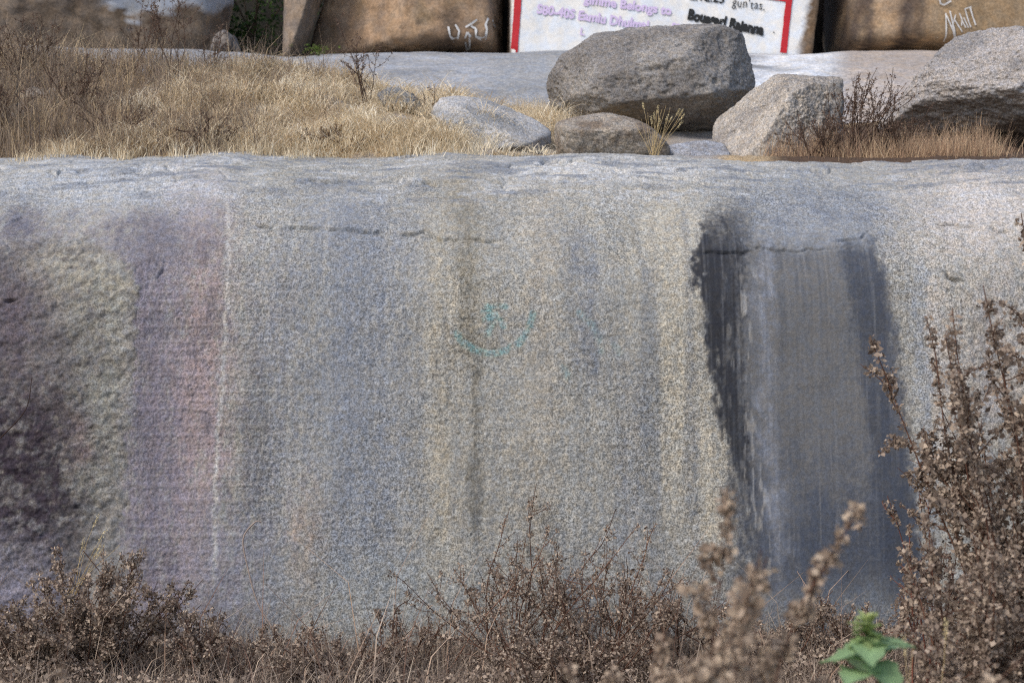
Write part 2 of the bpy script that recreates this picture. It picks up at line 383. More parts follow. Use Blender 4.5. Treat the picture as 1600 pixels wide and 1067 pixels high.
# ---- carved inscription: rows of rounded letters cut into the face
def arc(cx, cy, rx, ry, a0, a1, n=9):
    a = np.radians(np.linspace(a0, a1, n)); return np.stack([cx + rx * np.cos(a), cy + ry * np.sin(a)], -1)
def ln(*p): return np.array(p, float)
hook = ln((0.3, 0.98), (0.55, 0.9), (0.85, 1.0))
GLY = [
    [arc(.5, .4, .38, .38, 0, 360, 14), hook], [arc(.28, .35, .25, .33, 60, 360), arc(.75, .35, .25, .33, 180, 480), hook],
    [arc(.5, .42, .4, .4, 130, 410, 12), ln((.15, .7), (.5, .95), (.8, .75))], [arc(.5, .5, .4, .45, -60, 240, 12)],
    [arc(.3, .3, .22, .28, 0, 360, 10), arc(.68, .45, .28, .42, -90, 150)], [ln((.1, .05), (.1, .6)), arc(.45, .55, .35, .38, 180, 0), ln((.8, .55), (.8, .05))],
    [arc(.5, .35, .4, .33, 180, 360), ln((.1, .35), (.1, .75)), ln((.9, .35), (.9, .75)), hook], [arc(.35, .4, .3, .38, 0, 360, 11), ln((.65, .4), (.95, .1)), hook],
    [arc(.5, .65, .38, .28, 0, 360, 11), arc(.5, .2, .2, .18, 90, 400)], [ln((.1, .9), (.9, .9)), arc(.5, .4, .36, .4, 100, 400, 11)],
    [arc(.25, .45, .2, .4, 30, 330), arc(.72, .45, .22, .4, 150, -150), ln((.4, .45), (.55, .45))], [arc(.5, .3, .4, .28, 200, 520, 12), arc(.5, .8, .2, .16, 0, 200)],
    [ln((.15, .1), (.15, .8), (.5, .95), (.85, .8), (.85, .1), (.15, .1))], [arc(.5, .5, .42, .2, 0, 360, 12), ln((.5, .7), (.5, 1.0))],
    [arc(.3, .6, .24, .3, 0, 300), arc(.65, .3, .28, .28, 120, 420)], [ln((.2, .95), (.2, .3)), arc(.5, .3, .3, .25, 180, 380), ln((.5, .5), (.8, .95))]]
i0 = np.searchsorted(xs, -3.3); j0 = np.searchsorted(ss, S0)
carve = np.zeros_like(X)
gw, gh, adv, rowh = 0.034, 0.036, 0.041, 0.0500
nrow = int((s_at_z(1.94) - s_at_z(-0.1)) / rowh)
for r in range(nrow):
    sb = s_at_z(1.94) - r * rowh + rng.normal(0, 0.004); rowa = rng.uniform(0, 6)
    x = -2.28 + rng.uniform(0, 0.05); xe = 2.36
    while x < xe:
        g = GLY[rng.integers(len(GLY))]; w = gw * rng.uniform(0.8, 1.15); h = gh * rng.uniform(0.85, 1.1)
        yo = sb + rng.normal(0, 0.003) + 0.006 * math.sin(x * 1.7 + rowa) + 0.004 * math.sin(x * 5.1 + 2 * rowa)
        ia = int((x - 0.008 + 3.3) / H) + i0; ib = int((x + w + 0.010 + 3.3) / H) + i0
        ja = int((yo - 0.008 - S0) / H) + j0; jb = int((yo + h + 0.010 - S0) / H) + j0
        gxx = xs[ia:ib][None, :]; gss = ss[ja:jb][:, None]
        if gxx.size and gss.size:
            p = np.stack(np.broadcast_arrays(gxx, gss), -1).reshape(-1, 1, 2)
            dd = np.full(len(p), 9.0)
            for st in g:
                q = st * [w, h] + [x, yo]; a = q[:-1][None]; ab = (q[1:] - q[:-1])[None]
                t = np.clip(((p - a) * ab).sum(-1) / np.maximum((ab * ab).sum(-1), 1e-12), 0, 1)
                dd = np.minimum(dd, np.sqrt((((p - a) - t[..., None] * ab) ** 2).sum(-1)).min(1))
            blk = np.exp(-(dd / 0.0048) ** 2).reshape(gss.shape[0], gxx.shape[1])
            carve[ja:jb, ia:ib] = np.maximum(carve[ja:jb, ia:ib], blk)
        x += adv * rng.choice([0.85, 0.95, 1.05, 1.2, 1.5], p=[.2, .3, .3, .15, .05])
amp = 0.0042 * (0.72 + 0.70 * sst(470, 400, PX) - 0.35 * dressed + 0.25 * (blotch - 0.5)) * (1 - spall) * sst(375, 400, PY)
amp = amp * (1 - sst(-30, 0, plx - PX) * sst(40, 0, plx - PX) * 0.0)
D -= amp * carve * sst(0.28, 0.62, f2(X * 4, S * 4, 3, 43) + 0.18 * sst(470, 400, PX)) * 0.95
V = np.stack([X, Yp + nY * D, Zp + nZ * D], -1).reshape(-1, 3)
ROCK_YZ = (V.reshape(X.shape + (3,)))
rock = mk('inscribed_rock', V, gridfaces(*X.shape), GRANITE, origin=(0, 0.3, -0.3), color=np.concatenate([C, G[..., None]], -1).reshape(-1, 4))
tag(rock, 'huge streaked grey granite rock face covered with rows of carved letters', 'rock face')
del V

# ================================================================== UPPER SLOPE
def hill_z(x, y):
    px = 800 + x * F / (y + 9)
    zt = np.interp(px, [-800, 0, 130, 300, 450, 650, 800, 950, 1150, 1400, 1700, 2400], [4.10, 4.00, 3.86, 3.80, 3.74, 3.62, 3.50, 3.42, 3.36, 3.40, 3.45, 3.5])
    ex = np.interp(px, [0, 600, 900, 1600], [0.85, 0.9, 1.25, 1.3])
    t = np.clip((y - 1.9) / 2.5, 0, 1)
    z = 2.81 + (zt - 2.81) * t ** ex - 0.6 * np.maximum(1.9 - y, 0) - 0.5 * np.maximum(y - 4.5, 0)
    return z + 0.42 * (f2(x * 1.6, y * 1.6, 3, 51) - 0.5) * np.clip((y - 1.8) * 1.5, 0, 1) * np.interp(px, [850, 1000], [1, .35]) + 0.03 * (f2(x * 9, y * 9, 2, 52) - 0.5)
hx = np.arange(-8, 8.01, 0.045); hy = np.arange(1.45, 6.0, 0.045)
HX, HY = np.meshgrid(hx, hy); HZ = hill_z(HX, HY)
hc = np.zeros(HX.shape + (4,)); t = f2(HX * 5, HY * 5, 3, 53)[..., None]
hpx = 800 + HX * F / (HY + 9)
hc[..., :3] = lin(142, 124, 100) * (1 - t) + lin(186, 164, 130) * t
bare = (sst(1020, 1060, hpx) * sst(1140, 1110, hpx))[..., None] * 0.8; hc[..., :3] = hc[..., :3] * (1 - bare) + lin(150, 148, 148) * bare
gap_shade = (sst(1180, 1230, hpx) * sst(4.6, 4.0, HY))[..., None]; hc[..., :3] = hc[..., :3] * (1 - gap_shade) + lin(84, 68, 56) * gap_shade  # earth tone darkened to paint shade under the right edge boulder
rk = (sst(0.44, 0.36, f2(HX * 2.6, HY * 2.6, 3, 72)) * sst(1000, 900, hpx))[..., None] * 0.7; hc[..., :3] = hc[..., :3] * (1 - rk) + lin(150, 146, 142) * rk
hc[..., 3] = 0.7
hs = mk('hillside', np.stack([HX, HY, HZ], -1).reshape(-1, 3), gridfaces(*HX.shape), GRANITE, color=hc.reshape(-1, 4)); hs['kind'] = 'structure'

def shelf_z(x, y):
    px = 800 + x * F / (np.maximum(y, 4) + 9)
    z = np.interp(y, [3.6, 4.2, 5, 6, 7, 7.6, 9, 14], [2.9, 3.28, 3.72, 4.16, 4.50, 4.63, 4.72, 4.8])
    return z + (78 - np.interp(px, [-500, 0, 150, 400, 450, 620, 800, 1200, 1400, 1500, 2200], [60, 66, 72, 80, 84, 80, 78, 82, 77, 76, 70])) * 16.5 / F * sst(4.2, 7, y) + 0.10 * (f2(x * 0.9, y * 0.9, 3, 55) - 0.5) + 0.015 * (f2(x * 7, y * 16, 3, 56) - 0.5)
sx = np.arange(-9, 9.01, 0.075); sy = np.arange(3.6, 13.0, 0.075)
SX, SY = np.meshgrid(sx, sy); SZ = shelf_z(SX, SY); spx, spy = proj(np.stack([SX, SY, SZ], -1))
sc_ = np.zeros(SX.shape + (4,)); t = f2(SX * 1.6, SY * 4, 4, 57)[..., None]
sc_[..., :3] = lin(104, 107, 112) * (1 - t) + lin(176, 178, 182) * t
w = (sst(1150, 1240, spx + 160 * (t[..., 0] - .5)) * (1 - sst(1240, 1360, spx + 160 * (t[..., 0] - .5))) * 0.75)[..., None]
sc_[..., :3] = sc_[..., :3] * (1 - w) + lin(225, 226, 228) * w                      # lime wash spilled below the sign
w = sst(1290, 1340, spx)[..., None]; sc_[..., :3] = sc_[..., :3] * (1 - w) + (lin(150, 140, 132) * (1 - t) + lin(182, 172, 164) * t) * w
w = (sst(740, 800, spx) * (1 - sst(900, 960, spx)))[..., None] * 0.6; sc_[..., :3] = sc_[..., :3] * (1 - w) + lin(140, 142, 144) * w
sc_[..., 3] = 0.45
shelf = mk('rock_slab', np.stack([SX, SY, SZ], -1).reshape(-1, 3), gridfaces(*SX.shape), FARROCK, origin=(0, 6, 4), color=sc_.reshape(-1, 4))
tag(shelf, 'long bare pale grey rock slab sloping up behind the dry grass to the painted boulders', 'rock slab')

# ------------------------------------------------------------------ boulders
import bmesh
def ico(sub):
    bm = bmesh.new(); bmesh.ops.create_icosphere(bm, subdivisions=sub, radius=1.0)
    v = np.array([p.co[:] for p in bm.verts]); f = np.array([[q.index for q in p.verts] for p in bm.faces]); bm.free(); return v, f
ICO = {k: ico(k) for k in (5, 6, 7)}
def boulder(name, label, sil, Y, planes=(), depth=0.5, p=18, sub=6, rgb=(150, 145, 138), rgb2=(120, 116, 112), amp=0.03, grain=0.8,
            mat=None, paint=None, seed=1, cat='boulder', tilt=0.2, strat=0.0, facets=0):
    """convex stone whose outline is the polygon sil (photo pixels at depth Y) cut by extra facet planes (normal, offset)"""
    sil = np.array(sil, float); P = np.array([at(a, b, Y) for a, b in sil])
    c = (P.min(0) + P.max(0)) / 2; Q = P[:, [0, 2]] - c[[0, 2]]
    area = 0.5 * np.sum(Q[:, 0] * np.roll(Q[:, 1], -1) - np.roll(Q[:, 0], -1) * Q[:, 1])
    if area < 0: Q = Q[::-1]
    N, Dd = [], []
    for a, b in zip(Q, np.roll(Q, -1, 0)):
        e = b - a
        if np.hypot(*e) < 1e-6: continue
        n = np.array([e[1], -e[0]]) / np.hypot(*e); d = n @ a
        if d <= 0.02: continue
        for sgn in (-1, 1):
            m = np.array([n[0], sgn * tilt, n[1]]); l = np.linalg.norm(m); N.append(m / l); Dd.append(d / l)
    N += [np.array([0, -1.0, 0]), np.array([0, 1.0, 0])]; Dd += [depth, depth]
    for n, d in planes: n = np.array(n, float); N.append(n / np.linalg.norm(n)); Dd.append(d)
    N = np.array(N); Dd = np.array(Dd)
    v, f = ICO[sub]
    ext = np.array([Q[:, 0].ptp() if hasattr(Q[:, 0], 'ptp') else np.ptp(Q[:, 0]), 2 * depth, np.ptp(Q[:, 1])]) / 2
    dirs = v * ext; L_ = np.linalg.norm(dirs, axis=1, keepdims=True); dirs = dirs / L_
    k = np.maximum(dirs @ N.T, 1e-4) / Dd
    r = (k ** p).sum(1) ** (-1 / p)
    gg = np.random.default_rng(seed + 400)
    for _ in range(facets):
        n = gg.normal(0, 1, 3); n[1] = -abs(n[1]); n /= np.linalg.norm(n)
        sup = ((dirs * r[:, None]) @ n).max(); k = np.maximum(dirs @ n, 1e-4) / (sup * gg.uniform(0.80, 0.93))
        r = (r ** -p + k ** p) ** (-1 / p)
    W = dirs * r[:, None]
    size = ext.mean(); q = W / size
    nz = 1.1 * (f3(q * 1.6 + seed * 3.1, 3, seed) - 0.5) + 0.8 * (f3(q * 6 + seed, 3, seed + 5) - 0.5) + 0.35 * (f3(q * 22, 2, seed + 9) - 0.5)
    if strat: nz += strat * (f3(q * np.array([1.5, 1.5, 12]), 3, seed + 20) - 0.5)
    nz += 0.5 * (f3(q * 50, 2, seed + 11) - 0.5) - 0.9 * sst(0.56, 0.75, f3(q * 9 + 3, 3, seed + 12)) * 0.5
    W = W + dirs * (amp * nz)[:, None]
    V = W + c
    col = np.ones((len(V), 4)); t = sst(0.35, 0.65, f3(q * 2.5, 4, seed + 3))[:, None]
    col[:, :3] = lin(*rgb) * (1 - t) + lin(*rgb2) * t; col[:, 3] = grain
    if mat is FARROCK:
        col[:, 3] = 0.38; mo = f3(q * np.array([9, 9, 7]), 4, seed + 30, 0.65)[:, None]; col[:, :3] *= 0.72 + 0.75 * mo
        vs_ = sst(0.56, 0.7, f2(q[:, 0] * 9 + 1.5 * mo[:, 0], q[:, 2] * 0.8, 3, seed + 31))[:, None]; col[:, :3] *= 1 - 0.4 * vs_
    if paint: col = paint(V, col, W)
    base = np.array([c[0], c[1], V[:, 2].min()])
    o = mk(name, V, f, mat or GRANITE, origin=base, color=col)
    tag(o, label, cat)
    bvh = BVHTree.FromPolygons([Vector(x) for x in V], f.tolist()) if paint or cat == 'sign' or name == 'graffiti_boulder' else None
    return o, bvh

boulder('boulder', 'largest rounded grey boulder standing in front of the white painted sign', [(850, 128), (876, 88), (925, 52), (1000, 42), (1122, 40), (1165, 55), (1190, 90), (1199, 128), (1192, 165), (1130, 206), (1000, 212), (895, 200), (852, 165)],
        3.9, [((-0.15, -0.75, 0.62), 0.50), ((0.80, -0.58, 0.12), 0.72), ((-0.1, -0.35, 0.93), 0.44), ((-.8, -.6, .1), .75)], depth=0.62, p=110, sub=7, rgb=(142, 138, 134), rgb2=(120, 116, 113), amp=0.04, seed=2, facets=9)
boulder('boulder', 'pointed buff boulder with bright left side and shaded front beside the dry shrub', [(1110, 185), (1122, 165), (1165, 138), (1215, 105), (1258, 96), (1298, 100), (1320, 128), (1335, 190), (1335, 290), (1110, 290)],
        2.6, [((-0.60, -0.50, 0.62), 0.23), ((0.42, -0.88, 0.12), 0.26), ((0.2, -.5, .8), .36)], depth=0.42, p=110, sub=7, rgb=(170, 162, 152), rgb2=(142, 136, 130), amp=0.036, seed=3, facets=6)
boulder('boulder', 'broad grey boulder at the right edge overhanging a dark gap', [(1366, 200), (1385, 165), (1440, 108), (1500, 50), (1545, 40), (1640, 42), (1720, 80), (1760, 150), (1760, 205), (1600, 208), (1480, 212), (1372, 211)],
        3.2, [((-0.30, -0.55, 0.78), 0.33), ((0.05, -0.98, -0.2), 0.56), ((-.3, -.5, -.8), .42)], depth=0.62, p=90, sub=7, rgb=(162, 156, 152), rgb2=(134, 130, 128), amp=0.045, seed=4, strat=0.9, facets=8)
boulder('added_gap_rock', 'added rock coloured dark as shade in the gap under the right edge boulder', [(1420, 262), (1430, 212), (1500, 204), (1600, 200), (1770, 200), (1770, 262)], 3.55, (), depth=0.35, p=20, sub=5, rgb=(74, 62, 54), rgb2=(56, 48, 42), amp=0.03, seed=22, cat='rock')  # added rock, its dark colour stands in for shade in the gap
boulder('flat_rock', 'low flat rock with dark underside wedged below the largest boulder', [(864, 190), (884, 177), (940, 173), (990, 184), (1032, 204), (1052, 228), (1046, 262), (870, 262), (862, 225)],
        2.3, [((0, -0.5, 0.85), 0.17), ((0, -.9, -.4), .26)], depth=0.34, p=24, sub=6, rgb=(150, 142, 132), rgb2=(120, 108, 96), amp=0.025, seed=5, cat='rock', facets=6)
boulder('slanting_rock', 'pale slanting rock slab half buried in straw grass beside the flat rock', [(672, 175), (685, 148), (715, 137), (765, 142), (805, 156), (850, 181), (864, 198), (862, 250), (700, 260)],
        2.7, [((0.32, -0.45, 0.84), 0.10), ((-.1, -.9, .3), .26)], depth=0.42, p=60, rgb=(176, 174, 172), rgb2=(150, 150, 150), amp=0.025, seed=6, cat='rock', strat=.6, facets=6)
boulder('small_rock', 'small dark grey rock poking out of the grass mound', [(586, 150), (608, 135), (640, 140), (662, 160), (660, 186), (600, 186)],
        3.0, [((0, -0.7, 0.7), 0.1)], depth=0.2, p=20, sub=5, rgb=(128, 128, 128), rgb2=(108, 108, 110), amp=0.025, seed=7, cat='rock', facets=8)
boulder('small_rock', 'low grey rock hump among brown brush at upper left', [(205, 112), (240, 88), (280, 90), (300, 110), (300, 140), (205, 140)],
        4.1, [((0, -0.7, 0.7), 0.14)], depth=0.3, p=20, sub=5, rgb=(140, 140, 146), rgb2=(118, 116, 120), amp=0.03, seed=8, cat='rock', facets=8)
boulder('small_rock', 'low pale rock hump between the flat rock and the pointed boulder', [(1015, 236), (1050, 222), (1090, 217), (1135, 222), (1150, 265), (1015, 265)],
        2.45, [((0, -0.6, 0.8), 0.1)], depth=0.22, p=18, sub=5, rgb=(160, 162, 168), rgb2=(138, 138, 142), amp=0.02, seed=18, cat='rock', facets=7)

# boulders at the back
def paint_bg1(V, col, W):
    px, py = proj(V); n = f3(V * 3, 3, 4); front = V[:, 1] < 9.2
    m = sst(6, -2, py - 6 - 34 * sst(0.55, 0.8, f2(px * 0.16, px * 0, 2, 5)) * sst(250, 200, px) - 14 * sst(0.45, 0.7, n2(px * 0.05, px * 0, 6)) + (n - .5) * 8) * sst(140, 170, px + 40 * (n - .5)) * front
    col[:, :3] = col[:, :3] * (1 - m[:, None]) + lin(176, 180, 188) * m[:, None]; col[:, 3] *= 1 - 0.6 * m; return col
boulder('back_boulder', 'dark brown boulder at upper left with dripping white paint along its top', [(-140, 110), (-150, -60), (-40, -190), (200, -210), (330, -110), (374, -10), (356, 55), (336, 110)],
        8.6, [((0.1, -0.9, -0.35), 0.95)], depth=1.1, p=26, sub=6, rgb=(140, 124, 108), rgb2=(104, 92, 82), amp=0.07, mat=FARROCK, paint=paint_bg1, seed=9, strat=0.6)
boulder('back_boulder', 'small grey rounded stone at the foot of the dark leafy gap', [(325, 90), (335, 58), (352, 46), (370, 58), (380, 90)], 7.5, (), depth=0.25, p=14, sub=5, rgb=(120, 114, 110), rgb2=(100, 96, 94), amp=0.02, mat=FARROCK, seed=10)
boulder('back_boulder', 'narrow smooth grey boulder leaning beside the leafy gap', [(440, 105), (446, -100), (470, -160), (520, -150), (512, 0), (484, 60), (470, 105)], 7.9, [((-.5, -.85, .1), .28)], depth=0.5, p=24, sub=6, rgb=(128, 114, 100), rgb2=(112, 102, 94), amp=0.03, mat=FARROCK, seed=11)
def paint_bg2(V, col, W):
    n = f3(V * np.array([2.5, 2.5, 2.0]), 4, 14)[:, None]; m = sst(.5, .68, n)
    col[:, :3] = col[:, :3] * (1 - m) + lin(142, 122, 98) * m; return col
g_ob, g_bvh = boulder('graffiti_boulder', 'brown weathered boulder with white chalked letters left of the white sign', [(470, 110), (478, 40), (520, -40), (560, -160), (760, -170), (790, -90), (792, 110)], 8.5, [((-.55, -.8, .15), .62)], depth=0.9, p=34, sub=6,
                      rgb=(168, 142, 116), rgb2=(132, 112, 94), amp=0.07, mat=FARROCK, paint=paint_bg2, seed=12)
def paint_sign(V, col, W):
    px, py = proj(V); n = f3(V * 5, 3, 6)
    edge = np.interp(py, [-200, 0, 40, 80, 120], [1285, 1264, 1258, 1248, 1244])
    m = (sst(4, -4, px - edge + (n - .5) * 8) * sst(-4, 4, px - 798) * (W[:, 1] < 0))[:, None]
    dirt = 0.84 + 0.2 * f3(V * np.array([6, 6, 2.5]), 4, 8)[:, None]; col[:, :3] = col[:, :3] * (1 - m) + lin(228, 230, 232) * dirt * m; col[:, 3] = 0.3 * (1 - m[:, 0]) + 0.1; return col
s_ob, s_bvh = boulder('painted_sign_rock', 'flat rock face painted white with red border and hand lettered writing', [(786, 112), (788, 0), (790, -160), (860, -230), (1200, -235), (1285, -170), (1275, 20), (1262, 112)], 8.3, [((0.0, -1, 0.05), 0.52)], depth=0.56, p=60, sub=7,
                      rgb=(118, 98, 78), rgb2=(92, 78, 66), amp=0.018, mat=FARROCK, paint=paint_sign, seed=13, cat='sign', tilt=0.1)
def paint_bg4(V, col, W):
    px, py = proj(V); st = f2(V[:, 0] * 7 - V[:, 2] * .8, V[:, 2] * 0.4, 3, 61)[:, None]; left = sst(1500, 1420, px)[:, None]
    m = sst(.52, .62, st) * left; col[:, :3] = col[:, :3] * (1 - m) + lin(164, 138, 110) * m
    m = sst(.48, .36, st) * left; col[:, :3] = col[:, :3] * (1 - m) + lin(88, 76, 68) * m
    m = (1 - left) * 0.75; col[:, :3] = col[:, :3] * (1 - m) + lin(150, 130, 103) * m; return col
b4, b4_bvh = boulder('graffiti_boulder', 'tan streaked boulder with scratched white capital letters at upper right', [(1284, 110), (1292, -100), (1340, -220), (1700, -240), (1800, -100), (1800, 110)], 8.7, [((-.35, -.93, 0), 1.35)], depth=0.95, p=30, sub=6,
        rgb=(172, 148, 120), rgb2=(142, 122, 102), amp=0.05, mat=FARROCK, paint=paint_bg4, seed=14)
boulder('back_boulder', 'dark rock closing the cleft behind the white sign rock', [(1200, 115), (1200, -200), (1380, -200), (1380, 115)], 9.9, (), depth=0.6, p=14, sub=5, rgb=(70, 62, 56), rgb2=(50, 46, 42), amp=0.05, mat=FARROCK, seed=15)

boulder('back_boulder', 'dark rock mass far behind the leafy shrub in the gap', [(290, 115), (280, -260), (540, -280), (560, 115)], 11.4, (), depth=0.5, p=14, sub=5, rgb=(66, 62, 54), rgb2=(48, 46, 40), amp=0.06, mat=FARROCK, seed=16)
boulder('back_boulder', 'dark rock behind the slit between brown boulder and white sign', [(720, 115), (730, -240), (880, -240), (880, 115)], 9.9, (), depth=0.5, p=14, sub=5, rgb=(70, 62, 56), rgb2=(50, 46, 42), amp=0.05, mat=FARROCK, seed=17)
# painted strokes lying on a rock surface
def on_rock(bvh, x, z, off):
    h = bvh.ray_cast(Vector((x, -2, z)), Vector((0, 1, 0)))
    return None if h[0] is None else np.array([x, h[0].y - off, z])
def strokes(name, lines, wpx, Y, bvh, parent, mat, off=0.012):
    jw = 0.06 if 'border' in name else 0.25
    Vs, Fs = [], []
    for pl in lines:
        pl = np.array(pl, float); pts = [pl[0]]
        for a, b in zip(pl[:-1], pl[1:]):
            n = max(1, int(np.hypot(*(b - a)) / 4)); pts += [a + (b - a) * t for t in np.linspace(0, 1, n + 1)[1:]]
        pts = np.array(pts); d = np.gradient(pts, axis=0); d /= np.linalg.norm(d, axis=1, keepdims=True) + 1e-9
        nn = np.stack([-d[:, 1], d[:, 0]], -1); wv = wpx / 2 * rng.uniform(1 - jw, 1 + jw, (len(pts), 1))
        b0 = len(Vs); ok = True; tmp = []
        for a, b in zip(pts + nn * wv, pts - nn * wv):
            for q in (a, b):
                w = at(q[0], q[1], Y); h = on_rock(bvh, w[0], w[2], off)
                if h is None: ok = False
                tmp.append(h)
        if not ok: continue
        Vs += tmp; Fs += [[b0 + 2 * i, b0 + 2 * i + 1, b0 + 2 * i + 3, b0 + 2 * i + 2] for i in range(len(pts) - 1)]
    if not Vs: return None
    return mk(name, Vs, Fs, mat, parent=parent, origin=np.mean(Vs, 0))
YS = 8.3 - 0.53
strokes('red_border', [[(803, 84), (808, 20), (812, -60)]], 11, YS, s_bvh, s_ob, RED)
strokes('red_border', [[(1223, 84), (1230, 20), (1234, -12)]], 10, YS, s_bvh, s_ob, RED)
strokes('red_border', [[(1234, 2), (1200, -3), (1100, -22), (1000, -42)]], 6, YS, s_bvh, s_ob, RED)
strokes('paint_edge_line', [[(783, -10), (784, 30), (786, 72)]], 2.2, 8.5 - 0.8, g_bvh, g_ob, WHITE)
def lettering(name, body, px, py, size, ang, mat, width=1.0, bold=0.0, track=1.0):
    """hand painted writing: outline text laid on the sign face; (px,py) is the photo spot of its baseline start"""
    cu = bpy.data.curves.new(name, 'FONT'); cu.body = body; cu.size = 1; cu.offset = bold; cu.space_character = track; cu.resolution_u = 3
    ob = bpy.data.objects.new('tmp_text', cu); scene.collection.objects.link(ob)
    dg = bpy.context.evaluated_depsgraph_get(); me = bpy.data.meshes.new_from_object(ob.evaluated_get(dg))
    bm = bmesh.new(); bm.from_mesh(me); bmesh.ops.triangulate(bm, faces=bm.faces[:]); bm.verts.index_update()
    v = np.array([p.co[:2] for p in bm.verts]); f = [[q.index for q in p.verts] for p in bm.faces]; bm.free()
    bpy.data.objects.remove(ob); bpy.data.meshes.remove(me); bpy.data.curves.remove(cu)
    ca, sa = math.cos(R(ang)), math.sin(R(ang)); v = v * [size * width, size]
    v[:, 1] += 0.6 * np.sin(v[:, 0] * 0.35)
    q = np.stack([px + v[:, 0] * ca + v[:, 1] * sa, py + v[:, 0] * sa - v[:, 1] * ca], -1)
    out = []
    for a in q:
        w = at(a[0], a[1], YS); h = on_rock(s_bvh, w[0], w[2], 0.012); out.append(h if h is not None else np.array([w[0], YS, w[2]]))
    return mk(name, out, f, mat, parent=s_ob, origin=np.mean(out, 0), smooth=False)
lettering('lettering', "2.12.25", 1076, 0, 19, 6.5, BLACK, 1.0, 0.02)
lettering('lettering', "gun'tas.", 1143, 11, 20, 7, BLACK, 0.78, 0.0, 1.1)
lettering('lettering', "Bouasarl Rajanna", 1073, 31, 22, 12, BLACK, 0.80, 0.06, 1.0)
lettering('lettering', ".", 1206, 53, 18, 10, BLACK, 1)
lettering('faded_lettering', "gimme Belongs to", 912, 6, 19, 8, LILAC, 1.0, 0.04)
lettering('faded_lettering', "S80-40S Eamlu Dhulmal", 838, 22, 20, 8.5, LILAC, 0.92, 0.04)
lettering('faded_lettering', "L", 905, 56, 16, 8, LILAC, 1, 0.02)
lettering('faded_lettering', "80", 1048, 47, 14, 8, LILAC, 1, 0.04)
strokes('chalk_letter', [[(701, 45), (704, 60), (709, 64), (716, 62), (718, 52), (712, 42)]], 3.2, 7.7, g_bvh, g_ob, WHITE, 0.015)
strokes('chalk_letter', [[(731, 54), (727, 62), (728, 71), (733, 70), (735, 60), (731, 54)], [(728, 46), (738, 40), (746, 34)], [(736, 44), (744, 48)]], 3.2, 7.7, g_bvh, g_ob, WHITE, 0.015)
strokes('chalk_letter', [[(744, 48), (744, 60), (752, 63), (759, 62), (761, 50), (759, 42), (763, 32), (770, 30), (773, 36)]], 3.4, 7.7, g_bvh, g_ob, WHITE, 0.015)
def z3(*p): return [(1260 + a / 4.706, b / 4.711) for a, b in p]
Y4 = 7.8
strokes('scratched_letter', [z3((1012, 108), (1016, 200), (1020, 300)), z3((1014, 118), (1050, 200), (1090, 296)), z3((1042, 92), (1064, 190), (1092, 290))], 2.2, Y4, b4_bvh, b4, WHITE, 0.02)
strokes('scratched_letter', [z3((1084, 120), (1070, 170), (1058, 215)), z3((1078, 160), (1105, 200), (1135, 245))], 1.8, Y4, b4_bvh, b4, WHITE, 0.02)
strokes('scratched_letter', [z3((1112, 110), (1140, 180), (1160, 215)), z3((1130, 150), (1128, 200)), z3((1142, 140), (1180, 215))], 1.8, Y4, b4_bvh, b4, WHITE, 0.02)
strokes('scratched_letter', [z3((1152, 76), (1170, 140), (1196, 210)), z3((1190, 66), (1206, 120), (1232, 196)), z3((1152, 78), (1200, 62))], 2.0, Y4, b4_bvh, b4, WHITE, 0.02)
strokes('scratched_letter', [z3((965, 5), (972, 40), (1000, 48), (1050, 20)), z3((1000, 0), (1030, 12))], 2.4, Y4, b4_bvh, b4, WHITE, 0.02)

# ================================================================== VEGETATION
def blades(P, Ln, az, lean, width, droop, nseg=2):
    """curved tapering strips. returns verts, quads, per-vertex blade index"""
    n = len(P); t = np.linspace(0, 1, nseg + 1)
    d = np.stack([np.cos(az), np.sin(az)], -1)
    th = lean[:, None] + droop[:, None] * t[None]            # angle from vertical along blade
    hstep = np.sin(th) * (Ln / nseg)[:, None]; vstep = np.cos(th) * (Ln / nseg)[:, None]
    hh = np.concatenate([np.zeros((n, 1)), np.cumsum(hstep[:, :-1], 1)], 1); vv = np.concatenate([np.zeros((n, 1)), np.cumsum(vstep[:, :-1], 1)], 1)
    C_ = np.stack([P[:, 0, None] + d[:, 0, None] * hh, P[:, 1, None] + d[:, 1, None] * hh, P[:, 2, None] + vv], -1)
    fa = rng.uniform(0, np.pi, n); side = np.stack([np.cos(fa), np.sin(fa), np.zeros(n)], -1)
    wv = width[:, None] * (1 - 0.85 * t[None])
    A = C_ + side[:, None] * wv[..., None]; B = C_ - side[:, None] * wv[..., None]
    V = np.stack([A, B], 2).reshape(n, -1, 3)
    k = 2 * (nseg + 1); q = np.array([[2 * i, 2 * i + 1, 2 * i + 3, 2 * i + 2] for i in range(nseg)])
    Fq = (np.arange(n)[:, None, None] * k + q[None]).reshape(-1, 4)
    return V.reshape(-1, 3), Fq, np.repeat(np.arange(n), k), np.tile(np.repeat(t, 2), n)
